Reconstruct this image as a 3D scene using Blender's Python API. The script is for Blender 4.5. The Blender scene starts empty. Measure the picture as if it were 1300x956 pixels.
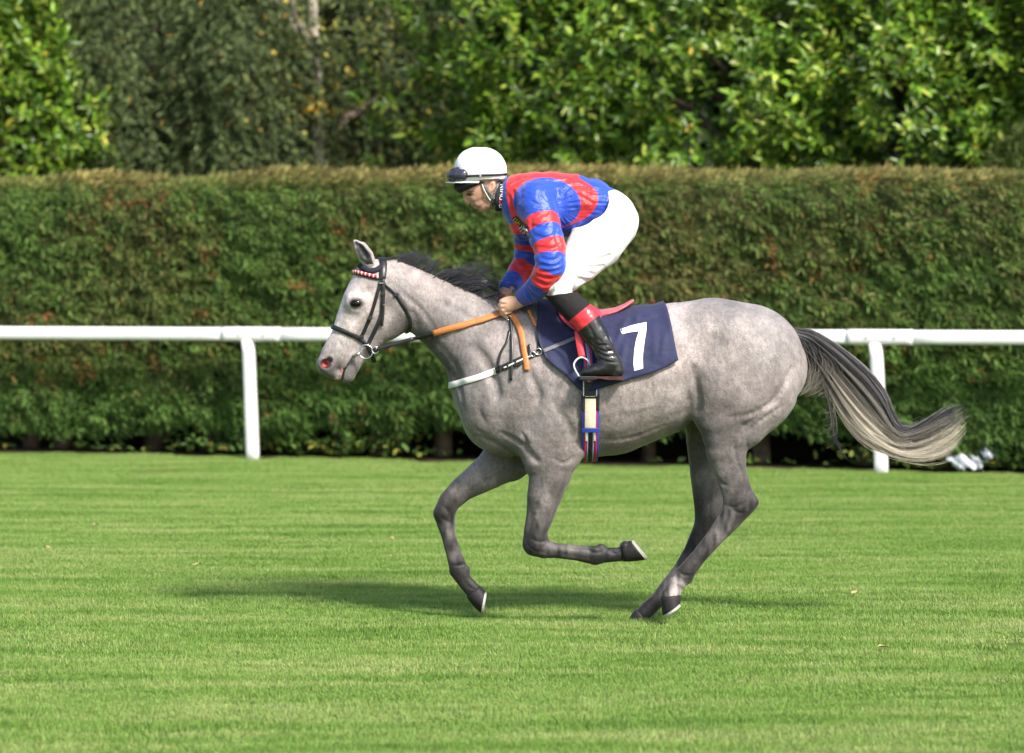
import bpy, bmesh, math, random
import numpy as np
from mathutils import Vector
from mathutils.bvhtree import BVHTree

random.seed(7); RNG = np.random.default_rng(11)
SC = bpy.context.scene
COL = SC.collection
R = math.radians

# ------------------------------------------------------------------ camera
CAM_D, CAM_H, FPX = 16.0, 1.9, 4000.0        # metres to the horse, eye height, focal length (px of a 1300 px wide frame)
cam = bpy.data.cameras.new('camera'); camo = bpy.data.objects.new('camera', cam); COL.objects.link(camo)
cam.sensor_width = 36.0; cam.lens = FPX / 1300 * 36.0
cam.shift_y = -163.0 / 1300; cam.clip_end = 500; cam.clip_start = 0.5
camo.location = (0, -CAM_D, CAM_H); camo.rotation_euler = (R(90), 0, 0)
cam.dof.use_dof = True; cam.dof.focus_distance = CAM_D - 0.15; cam.dof.aperture_fstop = 2.3
SC.camera = camo

# ------------------------------------------------------------------ light
SUN_AZ, SUN_EL = R(36), R(44)                # to the right of the line from the horse to the camera
sunv = Vector((math.sin(SUN_AZ)*math.cos(SUN_EL), -math.cos(SUN_AZ)*math.cos(SUN_EL), math.sin(SUN_EL)))
w = bpy.data.worlds.new('World'); SC.world = w; w.use_nodes = True
nt = w.node_tree; nt.nodes.clear()
sky = nt.nodes.new('ShaderNodeTexSky'); sky.sky_type = 'NISHITA'; sky.sun_disc = False
sky.sun_elevation = SUN_EL; sky.sun_rotation = math.atan2(sunv.x, sunv.y); sky.dust_density = 2.5; sky.air_density = 1.0
bg = nt.nodes.new('ShaderNodeBackground'); bg.inputs[1].default_value = 0.13
wo = nt.nodes.new('ShaderNodeOutputWorld')
nt.links.new(sky.outputs[0], bg.inputs[0]); nt.links.new(bg.outputs[0], wo.inputs[0])
sl = bpy.data.lights.new('sun', 'SUN'); sl.energy = 3.9; sl.angle = R(9.0); sl.color = (1.0, 0.95, 0.87)
slo = bpy.data.objects.new('sun', sl); COL.objects.link(slo)
slo.rotation_euler = sunv.to_track_quat('Z', 'Y').to_euler()
SC.view_settings.view_transform = 'Standard'; SC.view_settings.look = 'None'
SC.view_settings.gamma = 1; SC.view_settings.exposure = 0.85
SC.render.engine = 'CYCLES'

# ------------------------------------------------------------------ helpers
def P(px, py, Y=0.0):
    """photo pixel -> world point in the vertical plane at depth Y (horse plane Y = 0)"""
    d = CAM_D + Y
    return ((px-650)/FPX*d, Y, CAM_H - (py-315)/FPX*d)
def S(rpx, Y=0.0): return rpx/FPX*(CAM_D+Y)
def to_px(v):
    d = CAM_D + v[:, 1]
    return 650 + v[:, 0]*FPX/d, 315 - (v[:, 2]-CAM_H)*FPX/d

def tag(o, label=None, cat=None, group=None, kind=None):
    if label: o['label'] = label
    if cat: o['category'] = cat
    if group: o['group'] = group
    if kind: o['kind'] = kind
    return o
def empty(name, loc=(0, 0, 0)):
    o = bpy.data.objects.new(name, None); COL.objects.link(o); o.location = loc
    o.empty_display_size = 0.1
    return o
def put(name, me, mat, parent=None):
    o = bpy.data.objects.new(name, me); COL.objects.link(o)
    if mat is not None and not me.materials: me.materials.append(mat)
    if parent is not None:
        o.parent = parent
        off = Vector((0, 0, 0)); p = parent
        while p is not None: off += p.location; p = p.parent
        o.location = -off
    return o
def mesh_np(name, V, F, mat=None, col=None, smooth=False, parent=None):
    """V (n,3); F list of arrays of faces (each (m,k)) or one array"""
    V = np.asarray(V, np.float32)
    if not isinstance(F, list): F = [F]
    me = bpy.data.meshes.new(name)
    loops = np.concatenate([np.asarray(f, np.int32).ravel() for f in F])
    tot = np.concatenate([np.full(len(f), np.asarray(f).shape[1], np.int32) for f in F])
    start = np.concatenate([[0], np.cumsum(tot)[:-1]]).astype(np.int32)
    me.vertices.add(len(V)); me.vertices.foreach_set('co', V.ravel())
    me.loops.add(len(loops)); me.loops.foreach_set('vertex_index', loops)
    me.polygons.add(len(tot)); me.polygons.foreach_set('loop_start', start); me.polygons.foreach_set('loop_total', tot)
    if col is not None:
        c = np.ones((len(V), 4), np.float32); c[:, :3] = col
        a = me.attributes.new('col', 'FLOAT_COLOR', 'POINT'); a.data.foreach_set('color', c.ravel())
    me.update(calc_edges=True)
    if smooth: me.polygons.foreach_set('use_smooth', np.ones(len(tot), bool))
    return put(name, me, mat, parent)

class MB:
    """collects boxes, tubes and sheets; build() links them as one mesh"""
    def __init__(s): s.v = []; s.f = []; s.c = []
    def add(s, vs, fs, col=None):
        n = len(s.v); s.v += [tuple(v) for v in vs]; s.f += [tuple(i+n for i in f) for f in fs]
        s.c += [col or (1, 1, 1)]*len(vs)
    def tube(s, pts, rad, n=8, sy=1.0, col=None, cap=True):
        pts = [Vector(p) for p in pts]; rad = rad if hasattr(rad, '__len__') else [rad]*len(pts)
        vs = []; fs = []; up = None
        for i, p in enumerate(pts):
            t = (pts[min(i+1, len(pts)-1)] - pts[max(i-1, 0)]).normalized()
            if up is None: up = Vector((0, 1, 0)) if abs(t.y) < .9 else Vector((1, 0, 0))
            a = t.cross(up).normalized(); b = a.cross(t).normalized(); up = b
            for k in range(n):
                an = 2*math.pi*k/n
                vs.append(p + a*(rad[i]*math.cos(an)) + b*(rad[i]*sy*math.sin(an)))
        for i in range(len(pts)-1):
            for k in range(n):
                fs.append((i*n+k, i*n+(k+1) % n, (i+1)*n+(k+1) % n, (i+1)*n+k))
        if cap:
            fs.append(tuple(range(n-1, -1, -1))); fs.append(tuple((len(pts)-1)*n+k for k in range(n)))
        s.add(vs, fs, col)
    def box(s, c, size, col=None, rz=0):
        x, y, z = [q/2 for q in size]; vs = []
        for dx in (-x, x):
            for dy in (-y, y):
                for dz in (-z, z):
                    vs.append((c[0]+dx*math.cos(rz)-dy*math.sin(rz), c[1]+dx*math.sin(rz)+dy*math.cos(rz), c[2]+dz))
        s.add(vs, [(0, 1, 3, 2), (4, 6, 7, 5), (0, 4, 5, 1), (2, 3, 7, 6), (0, 2, 6, 4), (1, 5, 7, 3)], col)
    def build(s, name, mat, parent=None, smooth=False, bevel=0):
        me = bpy.data.meshes.new(name); me.from_pydata(s.v, [], s.f)
        a = me.attributes.new('col', 'FLOAT_COLOR', 'POINT')
        a.data.foreach_set('color', np.array([(*c, 1) for c in s.c], np.float32).ravel())
        bm = bmesh.new(); bm.from_mesh(me); bmesh.ops.recalc_face_normals(bm, faces=bm.faces)
        if bevel: bmesh.ops.bevel(bm, geom=list(bm.edges), offset=bevel, segments=2, affect='EDGES', profile=.6)
        bm.to_mesh(me); bm.free()
        if smooth:
            for p in me.polygons: p.use_smooth = True
        return put(name, me, mat, parent)

# ------------------------------------------------------------------ materials
def mat(name, color=(.5, .5, .5), rough=.6, spec=.5, metal=0, attr=False, noise=None, bump=None, trans=0, sheen=0, coat=0, sss=0):
    """noise = (scale, amount, detail): multiplies the colour; bump = (scale, strength, distance, stretch)"""
    m = bpy.data.materials.new(name); m.use_nodes = True; t = m.node_tree; N = t.nodes; L = t.links
    b = N['Principled BSDF']; b.inputs['Roughness'].default_value = rough; b.inputs['Metallic'].default_value = metal
    b.inputs['Specular IOR Level'].default_value = spec
    b.inputs['Sheen Weight'].default_value = sheen; b.inputs['Coat Weight'].default_value = coat
    if sss: b.inputs['Subsurface Weight'].default_value = sss; b.inputs['Subsurface Radius'].default_value = (.01, .004, .002)
    tc = N.new('ShaderNodeTexCoord')
    if attr:
        src = N.new('ShaderNodeAttribute'); src.attribute_name = 'col'; out = src.outputs['Color']
    else:
        src = N.new('ShaderNodeRGB'); src.outputs[0].default_value = (*color, 1); out = src.outputs[0]
    if noise:
        nz = N.new('ShaderNodeTexNoise'); nz.inputs['Scale'].default_value = noise[0]; nz.inputs['Detail'].default_value = noise[2] if len(noise) > 2 else 4
        L.new(tc.outputs['Object'], nz.inputs['Vector'])
        mr = N.new('ShaderNodeMapRange'); mr.inputs['From Min'].default_value = .3; mr.inputs['From Max'].default_value = .7
        mr.inputs['To Min'].default_value = 1-noise[1]; mr.inputs['To Max'].default_value = 1+noise[1]
        L.new(nz.outputs['Fac'], mr.inputs['Value'])
        mx = N.new('ShaderNodeVectorMath'); mx.operation = 'MULTIPLY'
        L.new(out, mx.inputs[0]); L.new(mr.outputs[0], mx.inputs[1]); out = mx.outputs[0]
    L.new(out, b.inputs['Base Color'])
    if bump:
        nb = N.new('ShaderNodeTexNoise'); nb.inputs['Scale'].default_value = bump[0]; nb.inputs['Detail'].default_value = 5
        if len(bump) > 3:
            mp = N.new('ShaderNodeMapping'); mp.inputs['Scale'].default_value = bump[3]
            L.new(tc.outputs['Object'], mp.inputs[0]); L.new(mp.outputs[0], nb.inputs['Vector'])
        else: L.new(tc.outputs['Object'], nb.inputs['Vector'])
        bp = N.new('ShaderNodeBump'); bp.inputs['Strength'].default_value = bump[1]; bp.inputs['Distance'].default_value = bump[2]
        L.new(nb.outputs['Fac'], bp.inputs['Height']); L.new(bp.outputs[0], b.inputs['Normal'])
    if trans:
        tr = N.new('ShaderNodeBsdfTranslucent'); L.new(out, tr.inputs[0])
        ms = N.new('ShaderNodeMixShader'); ms.inputs[0].default_value = trans
        L.new(b.outputs[0], ms.inputs[1]); L.new(tr.outputs[0], ms.inputs[2]); L.new(ms.outputs[0], N['Material Output'].inputs[0])
    return m

# ------------------------------------------------------------------ implicit surfaces (bodies and cloth as one continuous skin)
class SDF:
    def __init__(s, lo, hi, h):
        s.h = h; s.ax = [np.arange(lo[i], hi[i]+h, h, dtype=np.float32) for i in range(3)]
        s.D = np.full([len(a) for a in s.ax], 0.5, np.float32)
    def sub(s, lo, hi):
        sl = []
        for i in range(3):
            a = max(0, int(np.searchsorted(s.ax[i], lo[i]))-1); b = min(len(s.ax[i]), int(np.searchsorted(s.ax[i], hi[i]))+1)
            sl.append(slice(a, max(a, b)))
        return tuple(sl)
    def dist(s, pts, pad, noR=False):
        """pts: (x, y, z, r, s) with s = lateral (Y) radius / side-view radius"""
        A = np.array([p if len(p) == 5 else (*p, 1.0) for p in pts], np.float64)
        if len(A) == 1: A = np.vstack([A, A + [1e-4, 0, 0, 0, 0]])
        rr = A[:, 3]*np.maximum(A[:, 4], 1)
        lo = (A[:, :3]-rr[:, None]).min(0)-pad; hi = (A[:, :3]+rr[:, None]).max(0)+pad
        sl = s.sub(lo, hi)
        X, Y, Z = np.meshgrid(s.ax[0][sl[0]], s.ax[1][sl[1]], s.ax[2][sl[2]], indexing='ij', sparse=True)
        best = None
        for i in range(len(A)-1):
            a, b = A[i], A[i+1]; ab = b[:3]-a[:3]; L2 = max(float(ab@ab), 1e-10)
            t = np.clip(((X-a[0])*ab[0] + (Y-a[1])*ab[1] + (Z-a[2])*ab[2])/L2, 0, 1).astype(np.float32)
            sc = a[4]+(b[4]-a[4])*t
            d = np.sqrt((X-a[0]-ab[0]*t)**2 + ((Y-a[1]-ab[1]*t)/sc)**2 + (Z-a[2]-ab[2]*t)**2)
            if not noR: d = (d-(a[3]+(b[3]-a[3])*t))*np.minimum(sc, 1)
            best = d if best is None else np.minimum(best, d)
        return sl, best
    def add(s, pts, k=.02):
        sl, d = s.dist(pts, k+3*s.h); D = s.D[sl]
        hh = np.maximum(k-np.abs(D-d), 0)/k
        s.D[sl] = np.minimum(D, d)-hh*hh*k/4
    def cut(s, pts, k=.01):
        sl, d = s.dist(pts, k+3*s.h); D = s.D[sl]; d = -d
        hh = np.maximum(k-np.abs(D-d), 0)/k
        s.D[sl] = np.maximum(D, d)+hh*hh*k/4
    def plane(s, p, n):
        """cuts away the side n points to"""
        n = np.array(n, float); n /= np.linalg.norm(n)
        X, Y, Z = np.meshgrid(*s.ax, indexing='ij', sparse=True)
        s.D = np.maximum(s.D, ((X-p[0])*n[0]+(Y-p[1])*n[1]+(Z-p[2])*n[2]).astype(np.float32))
    def dent(s, pts, amp, rad):
        """gaussian groove (amp > 0) or ridge (amp < 0) along a line"""
        sl, d = s.dist([(*p[:3], 1e-4, 1) for p in pts], rad*2.6, True)
        s.D[sl] += (amp*np.exp(-(d/rad)**2)).astype(np.float32)
    def folds(s, lines, side=1, both=False):
        """grooves drawn on the near surface: lines of (photo points, depth, width)"""
        V, Q = s.mesh(0); bv = BVHTree.FromPolygons(V.tolist(), Q.tolist())
        for pts, amp, rad in lines:
            q = []
            for a in (catmull(pts, 4) if len(pts) > 2 else [np.array(pts[0], float)*(1-f)+np.array(pts[1], float)*f for f in (0, .33, .66, 1)]):
                h = drape(a[0], a[1], bv, 0)
                if h is not None: q.append(h)
            # taper both ends so that the fold fades out
            for k in range(len(q)-1):
                f = math.sin(math.pi*(k+.8)/(len(q)+.6)); s.dent([q[k], q[k+1]], amp*f*.62, rad)
                if both: s.dent([q[k]*np.array([1, -1, 1]), q[k+1]*np.array([1, -1, 1])], amp*f*.62, rad)
    def mesh(s, smooth=2):
        D = s.D; I = D < 0; n = D.shape
        c = np.zeros([q-1 for q in n], np.uint8)
        cs = [(i, j, k) for i in (0, 1) for j in (0, 1) for k in (0, 1)]
        for i, j, k in cs: c += I[i:n[0]-1+i, j:n[1]-1+j, k:n[2]-1+k]
        act = (c > 0) & (c < 8); idx = np.full(act.shape, -1, np.int32); A = np.argwhere(act); idx[act] = np.arange(len(A))
        val = {q: D[A[:, 0]+q[0], A[:, 1]+q[1], A[:, 2]+q[2]] for q in cs}
        acc = np.zeros((len(A), 3)); cnt = np.zeros(len(A))
        for q in cs:
            for a in range(3):
                if q[a] == 0:
                    q2 = list(q); q2[a] = 1; q2 = tuple(q2); v0, v1 = val[q], val[q2]; m = (v0 < 0) != (v1 < 0)
                    t = np.where(m, v0/np.where(m, v0-v1, 1), 0); p = np.tile(np.array(q, float), (len(A), 1)); p[:, a] += t
                    acc += p*m[:, None]; cnt += m
        V = (A + acc/cnt[:, None])*s.h + np.array([a[0] for a in s.ax])
        Q = []
        for a in range(3):
            b, d = (a+1) % 3, (a+2) % 3
            s0 = [slice(None)]*3; s1 = [slice(None)]*3; s0[a] = slice(0, -1); s1[a] = slice(1, None)
            e = I[tuple(s0)] != I[tuple(s1)]; E = np.argwhere(e)
            E = E[(E[:, b] > 0) & (E[:, d] > 0) & (E[:, b] < n[b]-1) & (E[:, d] < n[d]-1)]
            g = []
            for db, dd in ((1, 1), (0, 1), (0, 0), (1, 0)):
                F = E.copy(); F[:, b] -= db; F[:, d] -= dd; g.append(idx[F[:, 0], F[:, 1], F[:, 2]])
            g = np.stack(g, 1); ins = I[E[:, 0], E[:, 1], E[:, 2]]
            g[~ins] = g[~ins][:, ::-1]; Q.append(g)
        Q = np.concatenate(Q); Q = Q[(Q >= 0).all(1)]
        e = np.concatenate([Q[:, [0, 1]], Q[:, [1, 2]], Q[:, [2, 3]], Q[:, [3, 0]]])
        deg = np.bincount(e[:, 0], minlength=len(V)).astype(float); deg[deg == 0] = 1
        for it in range(smooth):
            for lam in (.5, -.48):
                m = np.stack([np.bincount(e[:, 0], V[e[:, 1], i], minlength=len(V)) for i in range(3)], 1)/deg[:, None]
                V = V + lam*(m-V)
        return V, Q
def vnormals(V, Q):
    n = np.cross(V[Q[:, 2]]-V[Q[:, 0]], V[Q[:, 3]]-V[Q[:, 1]])
    N = np.stack([np.bincount(Q.ravel(), np.repeat(n[:, i], 4), minlength=len(V)) for i in range(3)], 1)
    return N/np.maximum(np.linalg.norm(N, axis=1, keepdims=True), 1e-9)
def vnoise(p, seed=0):
    """smooth value noise in 3D, -1..1, vectorised"""
    p = np.asarray(p, np.float64); i = np.floor(p).astype(np.int64); f = p-i; f = f*f*(3-2*f)
    def hsh(a, b, c):
        x = (a*374761393 + b*668265263 + c*2147483647 + seed*1274126177) & 0x7fffffff
        x = ((x ^ (x >> 13))*1274126177) & 0x7fffffff
        x = ((x ^ (x >> 16))*374761393) & 0x7fffffff
        return (x & 0xffff)/32767.5-1
    out = 0
    for a in (0, 1):
        for b in (0, 1):
            for c in (0, 1):
                wgt = (f[:, 0] if a else 1-f[:, 0])*(f[:, 1] if b else 1-f[:, 1])*(f[:, 2] if c else 1-f[:, 2])
                out = out + wgt*hsh(i[:, 0]+a, i[:, 1]+b, i[:, 2]+c)
    return out
def C(px, py, r, Y=0.0, hw=None):
    """chain point: photo pixel centre, radius in px, depth, lateral half width in m"""
    x, y, z = P(px, py, Y); rr = S(r, Y)
    return (x, y, z, rr, 1.0 if hw is None else hw/rr)
def mir(pts): return [(p[0], -p[1], *p[2:]) for p in pts]
CAMV = Vector((0, -CAM_D, CAM_H))
def drape(px, py, bvh, off=.004, full=False, side=1):
    """the point on the near surface of a mesh that lies on the sight line through a photo pixel, lifted by off along the normal"""
    q = Vector(P(px, py, 0)); d = (q-CAMV).normalized(); h = bvh.ray_cast(CAMV, d)
    if h[0] is None: return None
    n = h[1]; n = n if n.dot(d) < 0 else -n
    p = h[0]+n*off
    return (np.array(p), np.array(n)) if full else np.array(p)
def catmull(pts, n=8):
    pts = [np.array(p, float) for p in pts]; q = [2*pts[0]-pts[1]]+pts+[2*pts[-1]-pts[-2]]; out = []
    for i in range(1, len(q)-2):
        for k in range(n):
            t = k/n; a, b, c, d = q[i-1:i+3]
            out.append(.5*(2*b+(c-a)*t+(2*a-5*b+4*c-d)*t*t+(3*b-a-3*c+d)*t**3))
    out.append(q[-2]); return out
# ------------------------------------------------------------------ the ground
def ground_mat():
    m = bpy.data.materials.new('turf'); m.use_nodes = True; t = m.node_tree; N = t.nodes; L = t.links; b = N['Principled BSDF']
    b.inputs['Roughness'].default_value = .9; b.inputs['Specular IOR Level'].default_value = .1
    g = N.new('ShaderNodeNewGeometry'); mp = N.new('ShaderNodeMapping'); mp.inputs['Scale'].default_value = (.6, 2.6, 1)
    nz = N.new('ShaderNodeTexNoise'); nz.inputs['Scale'].default_value = 2.2; nz.inputs['Detail'].default_value = 6
    L.new(g.outputs['Position'], mp.inputs[0]); L.new(mp.outputs[0], nz.inputs['Vector'])
    r = N.new('ShaderNodeValToRGB'); r.color_ramp.elements[0].color = (.045, .085, .012, 1); r.color_ramp.elements[1].color = (.12, .17, .03, 1)
    L.new(nz.outputs['Fac'], r.inputs[0]); L.new(r.outputs[0], b.inputs['Base Color'])
    return m
def gz(x, y): return 0.0
me = bpy.data.meshes.new('ground')
me.from_pydata([(-150, -40, -.015), (150, -40, -.015), (150, 160, -.015), (-150, 160, -.015)], [], [(0, 1, 2, 3)])
tag(put('ground', me, ground_mat()), kind='structure')

# rail and hedge line: oblique to the picture, farther away on the left
RL0 = np.array([P(321, 582, 12.46)[0], 12.46]); RL1 = np.array([P(1119, 600, 10.67)[0], 10.67])
RD = (RL1-RL0)/np.linalg.norm(RL1-RL0); RN = np.array([-RD[1], RD[0]])         # RN points away from the camera
def rail_pt(sv, off=0.0): q = RL0 + RD*sv + RN*off; return float(q[0]), float(q[1])

# grass: one patch of blades, spread over the turf with geometry nodes
def grass_mat():
    m = bpy.data.materials.new('grass_blades'); m.use_nodes = True; t = m.node_tree; N = t.nodes; L = t.links; b = N['Principled BSDF']
    b.inputs['Roughness'].default_value = .5; b.inputs['Specular IOR Level'].default_value = .3
    at = N.new('ShaderNodeAttribute'); at.attribute_name = 'col'
    g = N.new('ShaderNodeNewGeometry')
    def nz(sc, scale, det):
        mp = N.new('ShaderNodeMapping'); mp.inputs['Scale'].default_value = sc
        n = N.new('ShaderNodeTexNoise'); n.inputs['Scale'].default_value = scale; n.inputs['Detail'].default_value = det
        L.new(g.outputs['Position'], mp.inputs[0]); L.new(mp.outputs[0], n.inputs['Vector']); return n.outputs['Fac']
    a1 = nz((.35, 2.4, 1), 1.5, 4); a2 = nz((1, 1.8, 1), 5.0, 3)
    mx = N.new('ShaderNodeMath'); mx.operation = 'MULTIPLY_ADD'; mx.inputs[1].default_value = .5
    L.new(a2, mx.inputs[0]); L.new(a1, mx.inputs[2])
    r = N.new('ShaderNodeValToRGB'); e = r.color_ramp.elements
    e[0].position = .44; e[0].color = (.10, .215, .032, 1); e[1].position = 1.0; e[1].color = (.36, .44, .155, 1)
    k = e.new(.70); k.color = (.20, .335, .064, 1)
    L.new(mx.outputs[0], r.inputs[0])
    mu = N.new('ShaderNodeVectorMath'); mu.operation = 'MULTIPLY'; L.new(r.outputs[0], mu.inputs[0]); L.new(at.outputs['Color'], mu.inputs[1])
    L.new(mu.outputs[0], b.inputs['Base Color'])
    tr = N.new('ShaderNodeBsdfTranslucent'); L.new(mu.outputs[0], tr.inputs[0])
    ms = N.new('ShaderNodeMixShader'); ms.inputs[0].default_value = .4
    L.new(b.outputs[0], ms.inputs[1]); L.new(tr.outputs[0], ms.inputs[2]); L.new(ms.outputs[0], N['Material Output'].inputs[0])
    return m
def make_grass():
    n = 3400; Rp = .34
    rad = Rp*np.sqrt(RNG.random(n)); an = RNG.random(n)*2*np.pi
    bx, by = rad*np.cos(an), rad*np.sin(an)
    clump = .5+.5*vnoise(np.stack([bx*14, by*14, bx*0], 1), 3)
    H = (.016+.022*RNG.random(n))*(.65+.6*clump); W = .0013+.0012*RNG.random(n)
    da = RNG.random(n)*2*np.pi; lean = .15+.75*RNG.random(n)**1.3
    dx, dy = np.cos(da), np.sin(da); sx, sy = -dy, dx
    V = np.zeros((n, 5, 3))
    for k, (f, wf) in enumerate(((0, 1), (0, -1), (.55, .8), (.55, -.8), (1, 0))):
        off = lean*H*f**1.7
        V[:, k, 0] = bx+dx*off+sx*W*wf; V[:, k, 1] = by+dy*off+sy*W*wf; V[:, k, 2] = H*f*(1-.25*lean*f)-.017
    base = np.arange(n)*5
    F1 = np.stack([base, base+1, base+3, base+2], 1); F2 = np.stack([base+2, base+3, base+4], 1)
    tone = (.72+.55*RNG.random(n))
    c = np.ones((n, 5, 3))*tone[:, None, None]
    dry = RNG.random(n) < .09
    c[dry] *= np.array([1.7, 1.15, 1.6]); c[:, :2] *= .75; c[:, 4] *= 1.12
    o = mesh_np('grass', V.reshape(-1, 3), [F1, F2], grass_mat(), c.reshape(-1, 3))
    tag(o, 'short green turf of the racecourse under the horse', 'grass', kind='stuff')
    # host points: one trapezoid of turf
    g = bpy.data.node_groups.new('grass_spread', 'GeometryNodeTree')
    g.interface.new_socket('Geometry', in_out='INPUT', socket_type='NodeSocketGeometry')
    g.interface.new_socket('Geometry', in_out='OUTPUT', socket_type='NodeSocketGeometry')
    N = g.nodes; L = g.links; gi = N.new('NodeGroupInput'); go = N.new('NodeGroupOutput')
    gr = N.new('GeometryNodeMeshGrid'); gr.inputs['Size X'].default_value = 13.5; gr.inputs['Size Y'].default_value = 18.6
    gr.inputs['Vertices X'].default_value = 2; gr.inputs['Vertices Y'].default_value = 2
    tf = N.new('GeometryNodeTransform'); tf.inputs['Translation'].default_value = (0, 3.6, 0)
    L.new(gr.outputs[0], tf.inputs['Geometry'])
    dp = N.new('GeometryNodeDistributePointsOnFaces'); dp.inputs['Density'].default_value = 17; dp.inputs['Seed'].default_value = 4
    L.new(tf.outputs[0], dp.inputs['Mesh'])
    # keep only points in front of the hedge foot
    ps = N.new('GeometryNodeInputPosition'); sp = N.new('ShaderNodeSeparateXYZ'); L.new(ps.outputs[0], sp.inputs[0])
    ln = N.new('ShaderNodeMath'); ln.operation = 'MULTIPLY_ADD'
    slope = RD[1]/RD[0]; q = RL0+RN*.06
    ln.inputs[1].default_value = slope; ln.inputs[2].default_value = float(q[1]-slope*q[0]); L.new(sp.outputs['X'], ln.inputs[0])
    gt = N.new('FunctionNodeCompare'); gt.data_type = 'FLOAT'; gt.operation = 'GREATER_THAN'
    L.new(sp.outputs['Y'], gt.inputs['A']); L.new(ln.outputs[0], gt.inputs['B'])
    de = N.new('GeometryNodeDeleteGeometry'); L.new(dp.outputs['Points'], de.inputs['Geometry']); L.new(gt.outputs[0], de.inputs['Selection'])
    iop = N.new('GeometryNodeInstanceOnPoints'); L.new(de.outputs[0], iop.inputs['Points']); L.new(gi.outputs[0], iop.inputs['Instance'])
    rv = N.new('FunctionNodeRandomValue'); rv.data_type = 'FLOAT_VECTOR'; rv.inputs[0].default_value = (0, 0, 0); rv.inputs[1].default_value = (0, 0, 6.283)
    L.new(rv.outputs[0], iop.inputs['Rotation'])
    rs = N.new('FunctionNodeRandomValue'); rs.data_type = 'FLOAT_VECTOR'; rs.inputs[0].default_value = (.9, .9, .55); rs.inputs[1].default_value = (1.15, 1.15, 1.35); rs.inputs['Seed'].default_value = 5
    L.new(rs.outputs[0], iop.inputs['Scale'])
    L.new(iop.outputs[0], go.inputs[0])
    md = o.modifiers.new('spread', 'NODES'); md.node_group = g
make_grass()

# a few fallen leaves and tufts on the turf
leaf_m = mat('fallen_leaf', (.42, .3, .14), .7)
for px, py in ((497, 688), (1085, 818-60), (122, 671), (250, 722), (1122, 828), (60, 700)):
    d = CAM_H*FPX/(py-315); Y = d-CAM_D; x = (px-650)/FPX*d
    a = random.random()*6.28; mb = MB(); l = .035
    pts = [(-l, 0, 0), (-l*.3, l*.45, .008), (l*.4, l*.4, .012), (l, 0, .004), (l*.4, -l*.4, .014), (-l*.3, -l*.45, .006)]
    mb.add([(x+p[0]*math.cos(a)-p[1]*math.sin(a), Y+p[0]*math.sin(a)+p[1]*math.cos(a), .022+p[2]) for p in pts], [(0, 1, 2, 3), (0, 3, 4, 5)])
    tag(mb.build('fallen_leaf', leaf_m), 'small dry tan leaf lying on the turf', 'leaf', 'fallen leaves on the turf')

# ------------------------------------------------------------------ running rail
def make_rail():
    white = mat('white_plastic', (.80, .80, .79), .42, .45, noise=(2.2, .07, 8), bump=(30, .05, .002))
    bolt_m = mat('grey_bolt', (.35, .35, .36), .5)
    root = empty('running_rail', (float(RL0[0]), float(RL0[1]), 0))
    tag(root, 'white plastic running rail on slim posts along the hedge', 'rail')
    def hz(sv):                                # height of the rail axis
        t = sv/np.linalg.norm(RL1-RL0); return 1.122+.024*t
    def prof(s0, s1, hh, hw, n=14, bow=0.0):
        vs = []; fs = []; st = np.linspace(s0, s1, 13)
        for sv in st:
            x, y = rail_pt(sv)
            for k in range(n):
                a = 2*math.pi*k/n; ca, sa = math.cos(a), math.sin(a)
                u = hw*math.copysign(abs(ca)**.7, ca); v = hh*math.copysign(abs(sa)**.7, sa)
                vs.append((x+RN[0]*u, y+RN[1]*u, hz(sv)+v))
        for i in range(12):
            for k in range(n): fs.append((i*n+k, i*n+(k+1) % n, (i+1)*n+(k+1) % n, (i+1)*n+k))
        fs.append(tuple(range(n-1, -1, -1))); fs.append(tuple(12*n+k for k in range(n)))
        return vs, fs
    gap = float(np.linalg.norm(RL1-RL0))
    for i in range(-1, 2):                     # lengths of rail from post to post
        mb = MB(); mb.add(*prof(i*gap+.004, (i+1)*gap-.004, .061, .042)); mb.build('rail', white, root, True)
    for i in range(-1, 3):
        s0 = i*gap
        mb = MB(); mb.add(*prof(s0-.3, s0+.27, .0655, .047)); slv = mb.build('sleeve', white, root, True)
        for q, dz in ((-.12, 0), (.12, 0)):    # fixing bolts on the sleeve
            x, y = rail_pt(s0+q, -.047); mb = MB(); mb.tube([(x+RN[0]*.004, y+RN[1]*.004, hz(s0)+dz), (x-RN[0]*.007, y-RN[1]*.007, hz(s0)+dz)], .011, 8); mb.build('bolt', bolt_m, slv)
        mb = MB()                              # post, leaning a little, flattened and slightly curved at the top
        n = 12; vs = []; fs = []; zs = np.linspace(-.05, hz(s0)-.045, 10)
        for z in zs:
            f = z/1.12; x, y = rail_pt(s0 - .045*f - (.012*max(0, (f-.8)/.2)**2))
            hwid = .058-.004*f; dep = .04
            for k in range(n):
                a = 2*math.pi*k/n; ca, sa = math.cos(a), math.sin(a)
                u = hwid*math.copysign(abs(ca)**.45, ca); v = dep*math.copysign(abs(sa)**.45, sa)
                vs.append((x+RD[0]*u+RN[0]*v, y+RD[1]*u+RN[1]*v, z))
        for j in range(len(zs)-1):
            for k in range(n): fs.append((j*n+k, j*n+(k+1) % n, (j+1)*n+(k+1) % n, (j+1)*n+k))
        fs.append(tuple(range(n-1, -1, -1))); fs.append(tuple((len(zs)-1)*n+k for k in range(n)))
        mb.add(vs, fs); mb.build('post', white, root, True)
make_rail()

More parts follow.
